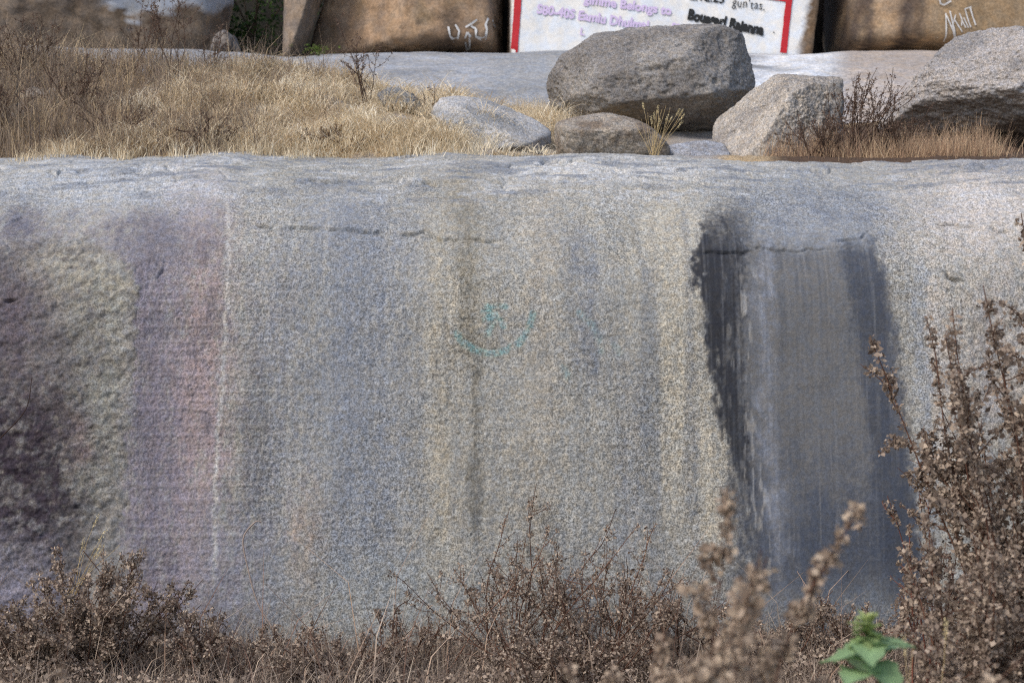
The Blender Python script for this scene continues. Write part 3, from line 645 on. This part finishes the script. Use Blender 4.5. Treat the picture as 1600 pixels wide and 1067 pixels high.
def grass_patch(name, label, cnt, region, hfun, pal, Lr=(0.10, 0.26), seed=0, cat='grass', clump=30, keep=None, wid=0.0022, dr=(0.6, 2.0), spread=0.07, tuss=0.0):
    x0, x1, y0, y1 = region; nc = cnt // clump
    cx = rng.uniform(x0, x1, nc * 3); cy = rng.uniform(y0, y1, nc * 3)
    if keep is not None:
        k = keep(cx, cy) > rng.random(len(cx)); cx, cy = cx[k], cy[k]
    cx, cy = cx[:nc], cy[:nc]; nc = len(cx)
    caz = rng.uniform(0, 2 * np.pi, nc); csz = rng.uniform(0.35, 1.75, nc); ctone = rng.random(nc)
    i = np.repeat(np.arange(nc), clump); n = len(i)
    x = cx[i] + rng.normal(0, spread, n); y = cy[i] + rng.normal(0, spread, n); P = np.stack([x, y, hfun(x, y) - 0.01 + 0.5 * tuss * csz[i] * np.exp(-((x - cx[i]) ** 2 + (y - cy[i]) ** 2) / (2 * spread ** 2))], -1)
    Ln = rng.uniform(*Lr, n) * csz[i]; az = np.where(rng.random(n) < 0.65, np.arctan2(y - cy[i], x - cx[i]) + rng.normal(0, 0.4, n), caz[i] + rng.normal(0, 0.8, n))
    V, Fq, bi, tt = blades(P, Ln, az, rng.uniform(0.0, 0.6, n) + (0.35 if tuss else 0), rng.uniform(0.6, 1.4, n) * wid, rng.uniform(*dr, n), 3 if tuss else 2)
    pal = np.array([lin(*p) for p in pal]); a = np.clip(ctone[i] * 0.7 + rng.random(n) * 0.45, 0, 0.999) * (len(pal) - 1)
    k = a.astype(int); f = (a - k)[:, None]; col = pal[k] * (1 - f) + pal[np.minimum(k + 1, len(pal) - 1)] * f
    o = mk(name, V, Fq, DRY, origin=(np.mean(x), np.mean(y), np.mean(P[:, 2])), color=np.concatenate([col[bi], np.ones((len(bi), 1))], 1), smooth=False)
    tag(o, label, cat, kind='stuff'); return o
pxof = lambda x, y: 800 + x * F / (y + 9)
STRAW = [(180, 162, 136), (212, 194, 162), (234, 219, 190), (247, 238, 217)]
BROWN = [(96, 86, 80), (132, 118, 106), (164, 146, 126), (214, 192, 156)]
RUST = [(128, 104, 90), (164, 136, 114), (196, 168, 138), (222, 198, 164)]
grass_patch('dry_grass', 'straw coloured dry grass covering the mound above the rock face', 38000, (-2.9, 0.75, 1.85, 4.4), hill_z, STRAW, (0.07, 0.22), wid=0.0034, dr=(1.2, 3.2), clump=90, spread=0.08, tuss=0.12,
            keep=lambda x, y: (0.05 + 0.95 * sst(0.42, 0.54, f2(x * 2.6, y * 2.6, 3, 72))) * np.interp(pxof(x, y), [130, 300, 640, 700, 860, 880], [0.15, 1, 1, .75, .55, 0]) * (1 - 0.75 * np.exp(-((pxof(x, y) - 780) / 75) ** 2 - ((y - 2.7) / 0.5) ** 2)))
grass_patch('dry_brush', 'grey brown tangled brush covering the left end of the mound', 20000, (-4.6, -1.2, 1.85, 4.5), hill_z, BROWN, (0.10, 0.32), clump=30, dr=(0.0, 3.0), wid=0.003, spread=0.06,
            keep=lambda x, y: np.interp(pxof(x, y), [150, 420, 640], [1, .35, .1]))
grass_patch('dry_grass', 'pale straw grass in the hollow beside the largest boulder', 5000, (0.0, 0.9, 3.0, 4.4), hill_z, STRAW, (0.06, 0.16), keep=lambda x, y: np.interp(pxof(x, y), [780, 800, 900, 930], [0, 1, 1, 0]))
grass_patch('dry_stalks', 'rusty brown dry stalks along the foot of the right hand boulders', 7500, (1.8, 3.6, 1.95, 2.6), hill_z, RUST, (0.05, 0.20), clump=14, dr=(-0.2, 0.9), spread=0.05, wid=0.0018,
            keep=lambda x, y: np.interp(pxof(x, y), [1180, 1260, 1500, 1560], [.2, 1, 1, .4]))
def rim_z(x, y): return np.interp(y, PF[:, 0], PF[:, 1]) + np.interp(x, xs, zoff) - 0.01
grass_patch('stray_grass', 'stray straw tufts hanging over the upper rim of the rock face', 3800, (-3.4, 1.0, 1.55, 1.98), rim_z, STRAW, (0.05, 0.16), clump=22, spread=0.04, wid=0.0028, dr=(0.8, 2.8),
            keep=lambda x, y: sst(0.45, 0.62, f2(x * 2.2, y * 0.5, 3, 73)) * sst(1.55, 1.95, y))
# low tangle on the ground at the foot of the face
def litter_z(x, y): return ground_z(x, y) + 0.0
grass_patch('dry_undergrowth', 'low brown tangle of dead stems and leaves at the foot of the rock face', 18000, (-3.6, 3.6, -1.5, -0.03), litter_z, [(96, 86, 80), (134, 120, 110), (166, 150, 136), (200, 184, 164)], (0.06, 0.26), clump=20, dr=(0.3, 2.6), wid=0.003, spread=0.08)

grass_patch('twig_tangle', 'tangle of long dead twigs lying over the rock foot', 480, (-3.5, 3.5, -1.3, -0.1), litter_z, [(86, 68, 60), (140, 112, 98), (190, 164, 142), (214, 196, 176)], (0.25, 0.62), clump=3, dr=(0.6, 1.8), wid=0.0042, spread=0.1)
TUBE = np.array([[math.cos(a), math.sin(a)] for a in np.arange(4) * math.pi / 2])
class Plant:
    def __init__(s): s.V = []; s.F = []; s.C = []; s.n = 0; s.cl = []; s.cs = []
    def tube(s, pts, r0, r1, col):
        pts = np.asarray(pts, float); m = len(pts); d = np.gradient(pts, axis=0); d /= np.linalg.norm(d, axis=1, keepdims=True) + 1e-9
        up = np.array([0.31, 0.9, 0.2]); a = np.cross(d, up); a /= np.linalg.norm(a, axis=1, keepdims=True) + 1e-9; b = np.cross(d, a)
        r = np.linspace(r0, r1, m)[:, None]
        ring = pts[:, None] + TUBE[None, :, :1] * (a * r)[:, None] + TUBE[None, :, 1:] * (b * r)[:, None]
        idx = np.arange(m * 4).reshape(m, 4) + s.n
        s.F.append(np.stack([idx[:-1], np.roll(idx, -1, 1)[:-1], np.roll(idx, -1, 1)[1:], idx[1:]], -1).reshape(-1, 4))
        s.V.append(ring.reshape(-1, 3)); s.C.append(np.tile(col, (m * 4, 1))); s.n += m * 4
    def stem(s, name, parent, mat):
        return mk(name, np.vstack(s.V), np.vstack(s.F), mat, parent=parent, origin=np.array(parent.location), color=np.concatenate([np.vstack(s.C), np.ones((s.n, 1))], 1))
def grow(p, d, L, n, wander, lift, g):
    pts = [np.array(p, float)]; d = np.array(d, float)
    for i in range(n):
        d = d + g.normal(0, wander, 3) + np.array([0, 0, lift]); d /= np.linalg.norm(d); pts.append(pts[-1] + d * L / n)
    return np.array(pts)
def leafbits(P, Sz, pal, per=12, spread=1.0, flat=0.5, g=rng):
    """small crumpled seed-head scales round each point"""
    P = np.repeat(P, per, 0); Sz = np.repeat(Sz, per); n = len(P)
    off = g.normal(0, 1, (n, 3)); off /= np.linalg.norm(off, axis=1, keepdims=True); ctr = P + off * (Sz * spread * g.uniform(0.3, 1.0, n) ** 0.7)[:, None]
    u = g.normal(0, 1, (n, 3)) + off * 0.9; u /= np.linalg.norm(u, axis=1, keepdims=True); w = np.cross(u, g.normal(0, 1, (n, 3))); w /= np.linalg.norm(w, axis=1, keepdims=True)
    nn = np.cross(u, w); l = (Sz * g.uniform(0.35, 0.85, n))[:, None]; b = l * g.uniform(0.3, 0.55, (n, 1))
    V = np.stack([ctr - u * l * 0.6, ctr + w * b + nn * l * 0.15, ctr + u * l * 0.6 + nn * l * flat * 0.5, ctr - w * b + nn * l * 0.15], 1).reshape(-1, 3)
    Fq = np.arange(n * 4).reshape(n, 4); pal = np.array([lin(*c) for c in pal])
    a = g.random(n) * (len(pal) - 1); k = a.astype(int); f = (a - k)[:, None]; col = pal[k] * (1 - f) + pal[np.minimum(k + 1, len(pal) - 1)] * f
    return V, Fq, np.concatenate([np.repeat(col, 4, 0), np.ones((n * 4, 1))], 1)
SEED = [(98, 84, 75), (136, 120, 107), (166, 149, 134), (196, 178, 158)]
STEMC = lin(112, 82, 68)
def bush(name, label, base, height, spread, nst, seed, cl=0.022, dens=1.0, cat='dry bush', lean=(0, 0), sub=7, start=0.3, pal=SEED, group=None, per=11, r=0.005, stemc=STEMC, subL=0.38, jit=0.2):
    g = np.random.default_rng(seed); root = empty(name, base); pl = Plant(); pts = []; sz = []
    for i in range(nst):
        if nst <= 6 and pl.n: pl.stem('stem', root, DRY); pl = Plant()
        a = g.uniform(0, 2 * np.pi); sp = spread * math.sqrt(g.uniform(0.0, 1)); L = height * g.uniform(0.75, 1.2)
        d = np.array([math.cos(a) * sp / height + lean[0], math.sin(a) * sp / height * 0.6 + lean[1], 1.0])
        b0 = np.array(base) + np.array([g.normal(0, 0.06), g.normal(0, 0.06), -0.02])
        d = d + np.array([g.normal(0, jit), g.normal(0, jit * 0.5), 0]); m = grow(b0, d, L * np.linalg.norm(d) * 0.93, 11, 0.11 if jit > 0.1 else 0.055, 0.01, g); pl.tube(m, r, r * 0.3, stemc * g.uniform(0.6, 1.25))
        for k in range(sub):
            t = g.uniform(start, 0.97); j = int(t * 10); q = m[j] + (m[j + 1] - m[j]) * (t * 10 - j)
            dd = (m[j + 1] - m[j]); dd /= np.linalg.norm(dd); dd = dd + g.normal(0, 0.65, 3)
            sl = height * subL * (1.15 - t) * g.uniform(0.5, 1.2) + 0.06
            sb = grow(q, dd, sl, 6, 0.16, 0.05, g); pl.tube(sb, r * 0.45, r * 0.2, stemc * g.uniform(0.6, 1.2))
            ncl = max(2, int(sl / 0.035 * dens))
            tt = np.sort(g.uniform(0.2, 1.0, ncl)) * 6
            for t2 in tt:
                j2 = min(5, int(t2)); pts.append(sb[j2] + (sb[j2 + 1] - sb[j2]) * (t2 - j2)); sz.append(cl * g.uniform(0.55, 1.3))
        ncl = int(L * 0.45 / 0.04 * dens)
        for t in g.uniform(0.55, 1.0, ncl):
            j = min(10, int(t * 11)); pts.append(m[j] + (m[j + 1] - m[j]) * (t * 11 - j)); sz.append(cl * g.uniform(0.6, 1.3))
    pl.stem('stem' if nst <= 6 else 'stems', root, DRY)
    V, Fq, col = leafbits(np.array(pts), np.array(sz), pal, per, g=g)
    mk('seed_heads', V, Fq, DRY, parent=root, origin=base, color=col, smooth=False)['kind'] = 'stuff'
    tag(root, label, cat, group); return root
def gz(px, Y): x = (px - 800) * (Y + 9) / F; return (x, Y, float(ground_z(np.array([x]), np.array([Y]))[0]))
FOOT = 'dry bushes along the foot of the rock face'
bush('dry_bush', 'dense brown dry bush in the lower left corner under the purple rock', gz(150, -0.75), 0.62, 0.70, 30, 101, 0.024, 1.5, group=FOOT, start=0.15)
bush('dry_bush', 'low brown dry bush at the far left bottom corner', gz(40, -0.8), 0.48, 0.5, 18, 102, 0.024, 1.4, group=FOOT, start=0.15)
bush('dry_bush', 'small sparse dry bush below the bare bent stalk', gz(330, -0.7), 0.40, 0.5, 14, 103, 0.022, 1.2, group=FOOT, start=0.2)
bush('dry_bush', 'single thin seedy sprig right of the bare bent stalk', gz(452, -0.6), 0.44, 0.12, 2, 104, 0.020, 1.2, group=FOOT, start=0.6, sub=4, lean=(0.12, 0))
bush('dry_bush', 'low twiggy dry bush left of the tallest middle bush', gz(640, -0.6), 0.42, 0.32, 9, 105, 0.018, 0.9, group=FOOT)
bush('dry_bush', 'tallest dry bush in the middle of the rock foot', gz(800, -0.55), 0.84, 0.95, 17, 106, 0.021, 0.8, group=FOOT, start=0.2, lean=(0.02, 0))
bush('dry_bush', 'feathery dry bush just right of the tallest middle bush', gz(930, -0.6), 0.80, 0.6, 11, 107, 0.021, 0.8, group=FOOT, start=0.25)
bush('dry_bush', 'medium dry bush behind the blurred seed heads', gz(1030, -0.5), 0.58, 0.45, 10, 108, 0.022, 1.0, group=FOOT, start=0.25)
bush('dry_bush', 'low dry bush in front of the dark panel', gz(1180, -0.6), 0.38, 0.6, 16, 109, 0.022, 1.3, group=FOOT, start=0.15)
bush('dry_bush', 'low dry bush under the right end of the dark panel', gz(1330, -0.6), 0.42, 0.55, 16, 110, 0.022, 1.2, group=FOOT, start=0.15)
bush('dry_bush', 'low matted dry bush at bottom centre left', gz(530, -0.85), 0.30, 0.6, 18, 111, 0.022, 1.3, group=FOOT, start=0.1)
bush('dry_bush', 'low matted dry bush at the bottom below the middle bushes', gz(900, -1.0), 0.42, 0.9, 26, 112, 0.022, 1.4, group=FOOT, start=0.1)
# crumbled dead leaves heaped along the foot
g = np.random.default_rng(115); n = 13000; x = g.uniform(-3.6, 3.6, n); y = g.uniform(-1.5, -0.02, n)
hh = 0.06 + 0.55 * np.clip(f2(x * 1.7, y * 1.7, 3, 71) - 0.30, 0, 1) * np.interp(800 + x * F / (y + 9), [0, 350, 480, 640, 760, 1050, 1250, 1600], [1, .9, .3, .5, 1, 1, .6, 1.1])
P = np.stack([x, y, ground_z(x, y) + hh * g.random(n) ** 0.6], -1)
V, Fq, col = leafbits(P, g.uniform(0.016, 0.036, n), SEED, 3, g=g)
tag(mk('leaf_litter', V, Fq, DRY, origin=(0, -0.7, -0.3), color=col, smooth=False), 'crumbled brown dead leaves heaped along the rock foot', 'leaf litter', kind='stuff')
# big bush on the right, nearer to the camera
TALL = 'tall dry bushes at the right edge'
bush('tall_dry_bush', 'tall dry brown bush rising at the right edge in front of the rock', gz(1605, -2.3), 1.90, 0.50, 22, 121, 0.030, 1.4, group=TALL, start=0.2, sub=11, r=0.007, lean=(0.0, 0), subL=0.30, jit=0.07)
bush('tall_dry_bush', 'shorter dense dry bush at the lower right corner', gz(1545, -2.9), 1.08, 0.46, 20, 122, 0.027, 1.4, group=TALL, start=0.2, sub=9, r=0.006, jit=0.07)
bush('tall_dry_bush', 'slim dry bush with long bare reddish stems beside the dark panel', gz(1455, -1.7), 1.12, 0.14, 6, 123, 0.024, 1.0, group=TALL, start=0.5, sub=8, r=0.006, stemc=lin(140, 92, 78), subL=0.3, jit=0.07)
bush('tall_dry_bush', 'dry bush partly cut off by the right frame edge', gz(1670, -2.0), 2.3, 0.42, 13, 124, 0.030, 1.2, group=TALL, start=0.2, sub=9, r=0.007, jit=0.07)
NEAR = 'blurred dry sprays close to the camera'
PALE = [(112, 96, 84), (150, 132, 116), (178, 159, 140), (200, 182, 160)]
bush('near_dry_spray', 'blurred drooping dry seed heads close to the camera at bottom centre right', gz(1105, -5.2), 1.36, 0.24, 8, 136, 0.028, 1.2, group=NEAR, start=0.45, sub=7, r=0.005, pal=PALE, lean=(0.0, 0), subL=0.22, per=20, jit=0.16)
bush('near_dry_spray', 'blurred low dry seed heads beside the green plant', gz(1165, -5.1), 1.16, 0.30, 11, 132, 0.028, 1.2, group=NEAR, start=0.6, sub=6, r=0.005, pal=PALE, subL=0.22, per=20, jit=0.16)
bush('near_dry_spray', 'blurred dry seed heads in the extreme lower left corner', gz(20, -5.0), 1.16, 0.10, 3, 133, 0.024, 1.2, group=NEAR, start=0.6, sub=6, r=0.004, pal=PALE, subL=0.2, per=20, jit=0.16)
bush('near_dry_spray', 'blurred dry seed heads at the bottom left of centre', gz(235, -5.0), 1.02, 0.10, 3, 134, 0.022, 1.2, group=NEAR, start=0.6, sub=6, r=0.004, pal=PALE, subL=0.2, per=20, jit=0.16)

# thin shrubs on the mound
def hz(px, Y): x = (px - 800) * (Y + 9) / F; return (x, Y, float(hill_z(np.array([x]), np.array([Y]))[0]))
MOUND = 'thin dry shrubs on the grass mound'
TW = [(84, 70, 62), (112, 92, 80), (136, 116, 100)]
for px, Y, h, sp, ns, sd, lab in [(575, 3.0, 0.78, 0.16, 5, 141, 'bare dark twiggy shrub standing alone on the straw mound'), (205, 3.6, 0.72, 0.10, 3, 142, 'thin upright dry shrub left of the leaning one'),
                                  (265, 3.7, 0.85, 0.30, 6, 143, 'leaning dry shrub reaching up before the dark brown boulder'), (325, 3.9, 0.60, 0.16, 4, 144, 'thin dry shrub nearest the leafy gap'),
                                  (690, 3.4, 0.26, 0.06, 3, 145, 'tiny dead sprig above the slanting rock'), (40, 3.4, 0.62, 0.5, 14, 146, 'bushy grey brown shrub at the upper left edge'), (110, 2.7, 0.42, 0.5, 14, 150, 'low grey brown shrub in front of the bushy upper left one'), (20, 2.3, 0.40, 0.45, 14, 151, 'low grey brown shrub at the left frame edge just above the rock'), (190, 2.2, 0.30, 0.4, 12, 152, 'flat grey brown shrub near the rock rim below the thin upright one'), (330, 2.0, 0.22, 0.35, 10, 153, 'flat brown shrub on the rock rim at the left of the straw mound'), (520, 2.0, 0.2, 0.3, 9, 154, 'small rusty shrub on the rock rim below the twiggy shrub'),
                                  (1335, 2.2, 0.62, 0.34, 24, 147, 'spiky brown dry shrub between the two right hand boulders'), (1400, 2.1, 0.40, 0.3, 12, 155, 'rusty twiggy shrub under the left tip of the right edge boulder'), (1285, 2.0, 0.34, 0.3, 14, 148, 'low rusty dry shrub against the pointed boulder'), (725, 3.5, 0.14, 0.08, 3, 149, 'tiny dark sprig just right of the taller sprig on the mound')]:
    bush('mound_shrub', lab, hz(px, Y), h, sp, ns, sd, 0.014, 1.2, cat='dry shrub', group=MOUND, start=0.35, sub=6, r=0.0045, pal=TW, per=6, stemc=lin(100, 80, 68))

# bare stalks and twigs
def stalk(name, label, pts, Y, r, col, cat='stalk', group=None):
    P = np.array([at(a, b, Y + i * 0.01) for i, (a, b) in enumerate(pts)]); fine = catmull(P, 6)
    pl = Plant(); pl.tube(fine, r, r * 0.6, np.array(col))
    o = mk(name, np.vstack(pl.V), np.vstack(pl.F), DRY, origin=P[0], color=np.concatenate([np.vstack(pl.C), np.ones((pl.n, 1))], 1)); tag(o, label, cat, group); return o
stalk('bare_stalk', 'tall bare bent reddish stalk standing before the rock face', [(470, 1050), (432, 990), (404, 945), (388, 890), (380, 842), (398, 816), (408, 815)], -0.5, 0.0065, lin(172, 156, 146))
for i, (pts, lab) in enumerate([([(130, 860), (215, 960), (330, 1030), (420, 1075)], 'long dark twig lying across the lower left bush'), ([(620, 1050), (616, 960), (640, 935), (636, 915)], 'upright dark twig left of the middle bushes'),
                  ([(905, 1060), (945, 990), (1010, 930)], 'pale straight twig crossing below the middle bushes'), ([(880, 905), (960, 925), (1060, 945)], 'long thin twig lying sideways in the middle bush'),
                  ([(925, 900), (938, 960), (948, 1000), (925, 1045)], 'forked pale twig bent at the bottom centre'), ([(0, 685), (40, 640), (50, 590)], 'dark curved twig at the left frame edge'),
                  ([(520, 985), (545, 1002), (560, 1030)], 'short pale broken twig before the bare rock foot'), ([(700, 1050), (760, 960), (850, 870)], 'slanting reddish twig through the tallest middle bush')]):
    stalk('dead_twig', lab, pts, -0.62, 0.0035, lin(*[(96, 74, 64), (84, 66, 58), (176, 150, 128), (130, 104, 90), (172, 140, 118), (70, 54, 48), (186, 178, 168), (140, 104, 86)][i]), 'twig', 'loose dead twigs at the rock foot')
def seed_grass(name, label, base, n, L, seed, lean, fan=0.25, hd=0.075):
    g = np.random.default_rng(seed); root = empty(name, base); pl = Plant(); hp = []; hs_ = []
    for i in range(n):
        m = grow(np.array(base) + g.normal(0, 0.015, 3), (lean + g.normal(0, fan), g.normal(0, 0.15), 1), L * g.uniform(0.6, 1.05), 8, 0.04, -0.01, g); pl.tube(m, 0.0017, 0.001, lin(206, 184, 140))
        if i % 2 == 0:
            d = (m[-1] - m[-2]); d /= np.linalg.norm(d)
            for t in np.linspace(0, hd, 9): hp.append(m[-1] + d * (t - hd * 0.4)); hs_.append(0.0085)
    pl.stem('blades', root, DRY); V, Fq, col = leafbits(np.array(hp), np.array(hs_), [(186, 168, 124), (216, 200, 156), (232, 220, 184)], 8, g=g)
    mk('seed_heads', V, Fq, DRY, parent=root, origin=base, color=col, smooth=False)['kind'] = 'stuff'; tag(root, label, 'grass tuft')
seed_grass('grass_tuft', 'yellow grass tuft with seed heads before the purple rock at lower left', at(112, 935, -0.55), 9, 0.42, 151, 0.45, 0.22)
seed_grass('grass_tuft', 'straw grass tuft with seed heads under the largest boulder', hz(1022, 1.95), 22, 0.36, 152, 0.05, 0.35, 0.05)
seed_grass('grass_tuft', 'pale grass stems beside the green plant', gz(1440, -3.9), 10, 0.85, 153, -0.05, 0.12, 0.06)

# green plant near the camera
gp = np.array(gz(1375, -4.9)); gp_root = empty('green_plant', gp); top = at(1356, 975, -4.9); pl = Plant()
gm = catmull(np.array([gp, gp * [1, 1, 0] + [0.01, 0, 0.45], top]), 8); pl.tube(gm, 0.006, 0.004, lin(110, 130, 70)); pl.stem('stem', gp_root, LEAF)
def leaf(pos, az, pitch, L, W, col, roll=0.0):
    nu, nv = 7, 5; u = np.linspace(0, 1, nu)[:, None]; v = np.linspace(-1, 1, nv)[None, :]
    wdt = W * np.sin(np.pi * np.clip(u, 0, 1) ** 0.62) * (1 + 0.16 * np.sin(u * 21)) ; x = u * L + 0 * v; y = wdt * v / 1.0
    z = -0.35 * L * u ** 2 + 0.25 * np.abs(v) * wdt + 0.004 * np.sin(u * 18 + v * 4)
    p = np.stack([x, y, z + 0 * x], -1).reshape(-1, 3)
    cp, sp = math.cos(pitch), math.sin(pitch); p = p @ np.array([[cp, 0, sp], [0, 1, 0], [-sp, 0, cp]])
    ca, sa = math.cos(az), math.sin(az); p = p @ np.array([[ca, sa, 0], [-sa, ca, 0], [0, 0, 1]])
    vein = 1 + 0.25 * np.exp(-(np.abs(v) / 0.15) ** 2) + 0 * u; c = (np.array(col)[None] * vein.reshape(-1, 1))
    return mk('leaf', p + pos, gridfaces(nu, nv), LEAF, parent=gp_root, origin=pos, color=np.concatenate([c, np.ones((len(c), 1))], 1))
g = np.random.default_rng(160)
tag(gp_root, 'fresh green leafy plant close to the camera at lower right', 'green plant')
for i in range(20):
    a = i * 2.4; t = i / 19; pos = top + np.array([0, 0, -0.05 * t + 0.014]) + g.normal(0, 0.004, 3)
    leaf(pos, a, 1.1 - 1.2 * t + g.normal(0, .3), 0.028 + 0.04 * t, 0.014 + 0.018 * t, (lin(206, 216, 150) * (1 - t) + lin(140, 166, 112) * t) * g.uniform(0.75, 1.15))
for i, (a, dz, L) in enumerate([(-1.7, -0.055, 0.11), (-0.4, -0.06, 0.11), (-2.7, -0.07, 0.10), (0.5, -0.09, 0.12), (-1.1, -0.10, 0.13), (3.0, -0.10, 0.11), (-0.1, -0.13, 0.13), (-2.2, -0.13, 0.13), (1.5, -.09, .12), (-1.5, -.17, .14), (-.7, -.2, .14)]):
    leaf(top + np.array([0, 0, dz]), a, g.uniform(-0.25, 0.45), L * 1.1, L * 0.44, lin(150, 178, 130) * g.uniform(0.8, 1.15))

# dark leafy shrub in the gap at the back
lb = np.array([at(395, 90, 9.6)[0], 9.6, 4.6]); lroot = empty('leafy_shrub', lb); g = np.random.default_rng(170); pl = Plant(); pts = []
for i in range(9):
    m = grow(lb + g.normal(0, 0.1, 3) * [1, 1, 0], (g.normal(0, .35), g.normal(0, .3), 1), 2.2 * g.uniform(.7, 1.1), 9, .12, 0, g); pl.tube(m, .02, .006, lin(70, 60, 48)); pts += list(m[1:])
pl.stem('trunk', lroot, DRY)
pts = np.array(pts); pts = np.repeat(pts, 9, 0) + g.normal(0, 0.16, (len(pts) * 9, 3))
V, Fq, col = leafbits(pts, np.full(len(pts), 0.06), [(30, 46, 22), (48, 70, 30), (78, 100, 44)], 6, g=g); mk('crown', V, Fq, LEAF, parent=lroot, origin=lb, color=col, smooth=False)['kind'] = 'stuff'
tag(lroot, 'dark green leafy shrub in the gap between the back boulders', 'shrub')
wb = np.array([at(497, 84, 7.4)[0], 7.4, float(shelf_z(np.array([at(497, 84, 7.4)[0]]), np.array([7.4]))[0])]); wr = empty('small_weed', wb); pl = Plant()
for i in range(8): m = grow(wb, (g.normal(0, .9), g.normal(0, .4), 1), .13, 4, .1, 0, g); pl.tube(m, .004, .002, lin(90, 110, 50)); pts = m
pl.stem('stems', wr, LEAF); V, Fq, col = leafbits(np.array([wb + [g.normal(0, .1), g.normal(0, .05), g.uniform(.02, .12)] for _ in range(40)]), np.full(40, .022), [(88, 110, 44), (130, 150, 70)], 4, g=g)
mk('leaves', V, Fq, LEAF, parent=wr, origin=wb, color=col, smooth=False)['kind'] = 'stuff'; tag(wr, 'small bright green weed at the foot of the brown boulder', 'weed')
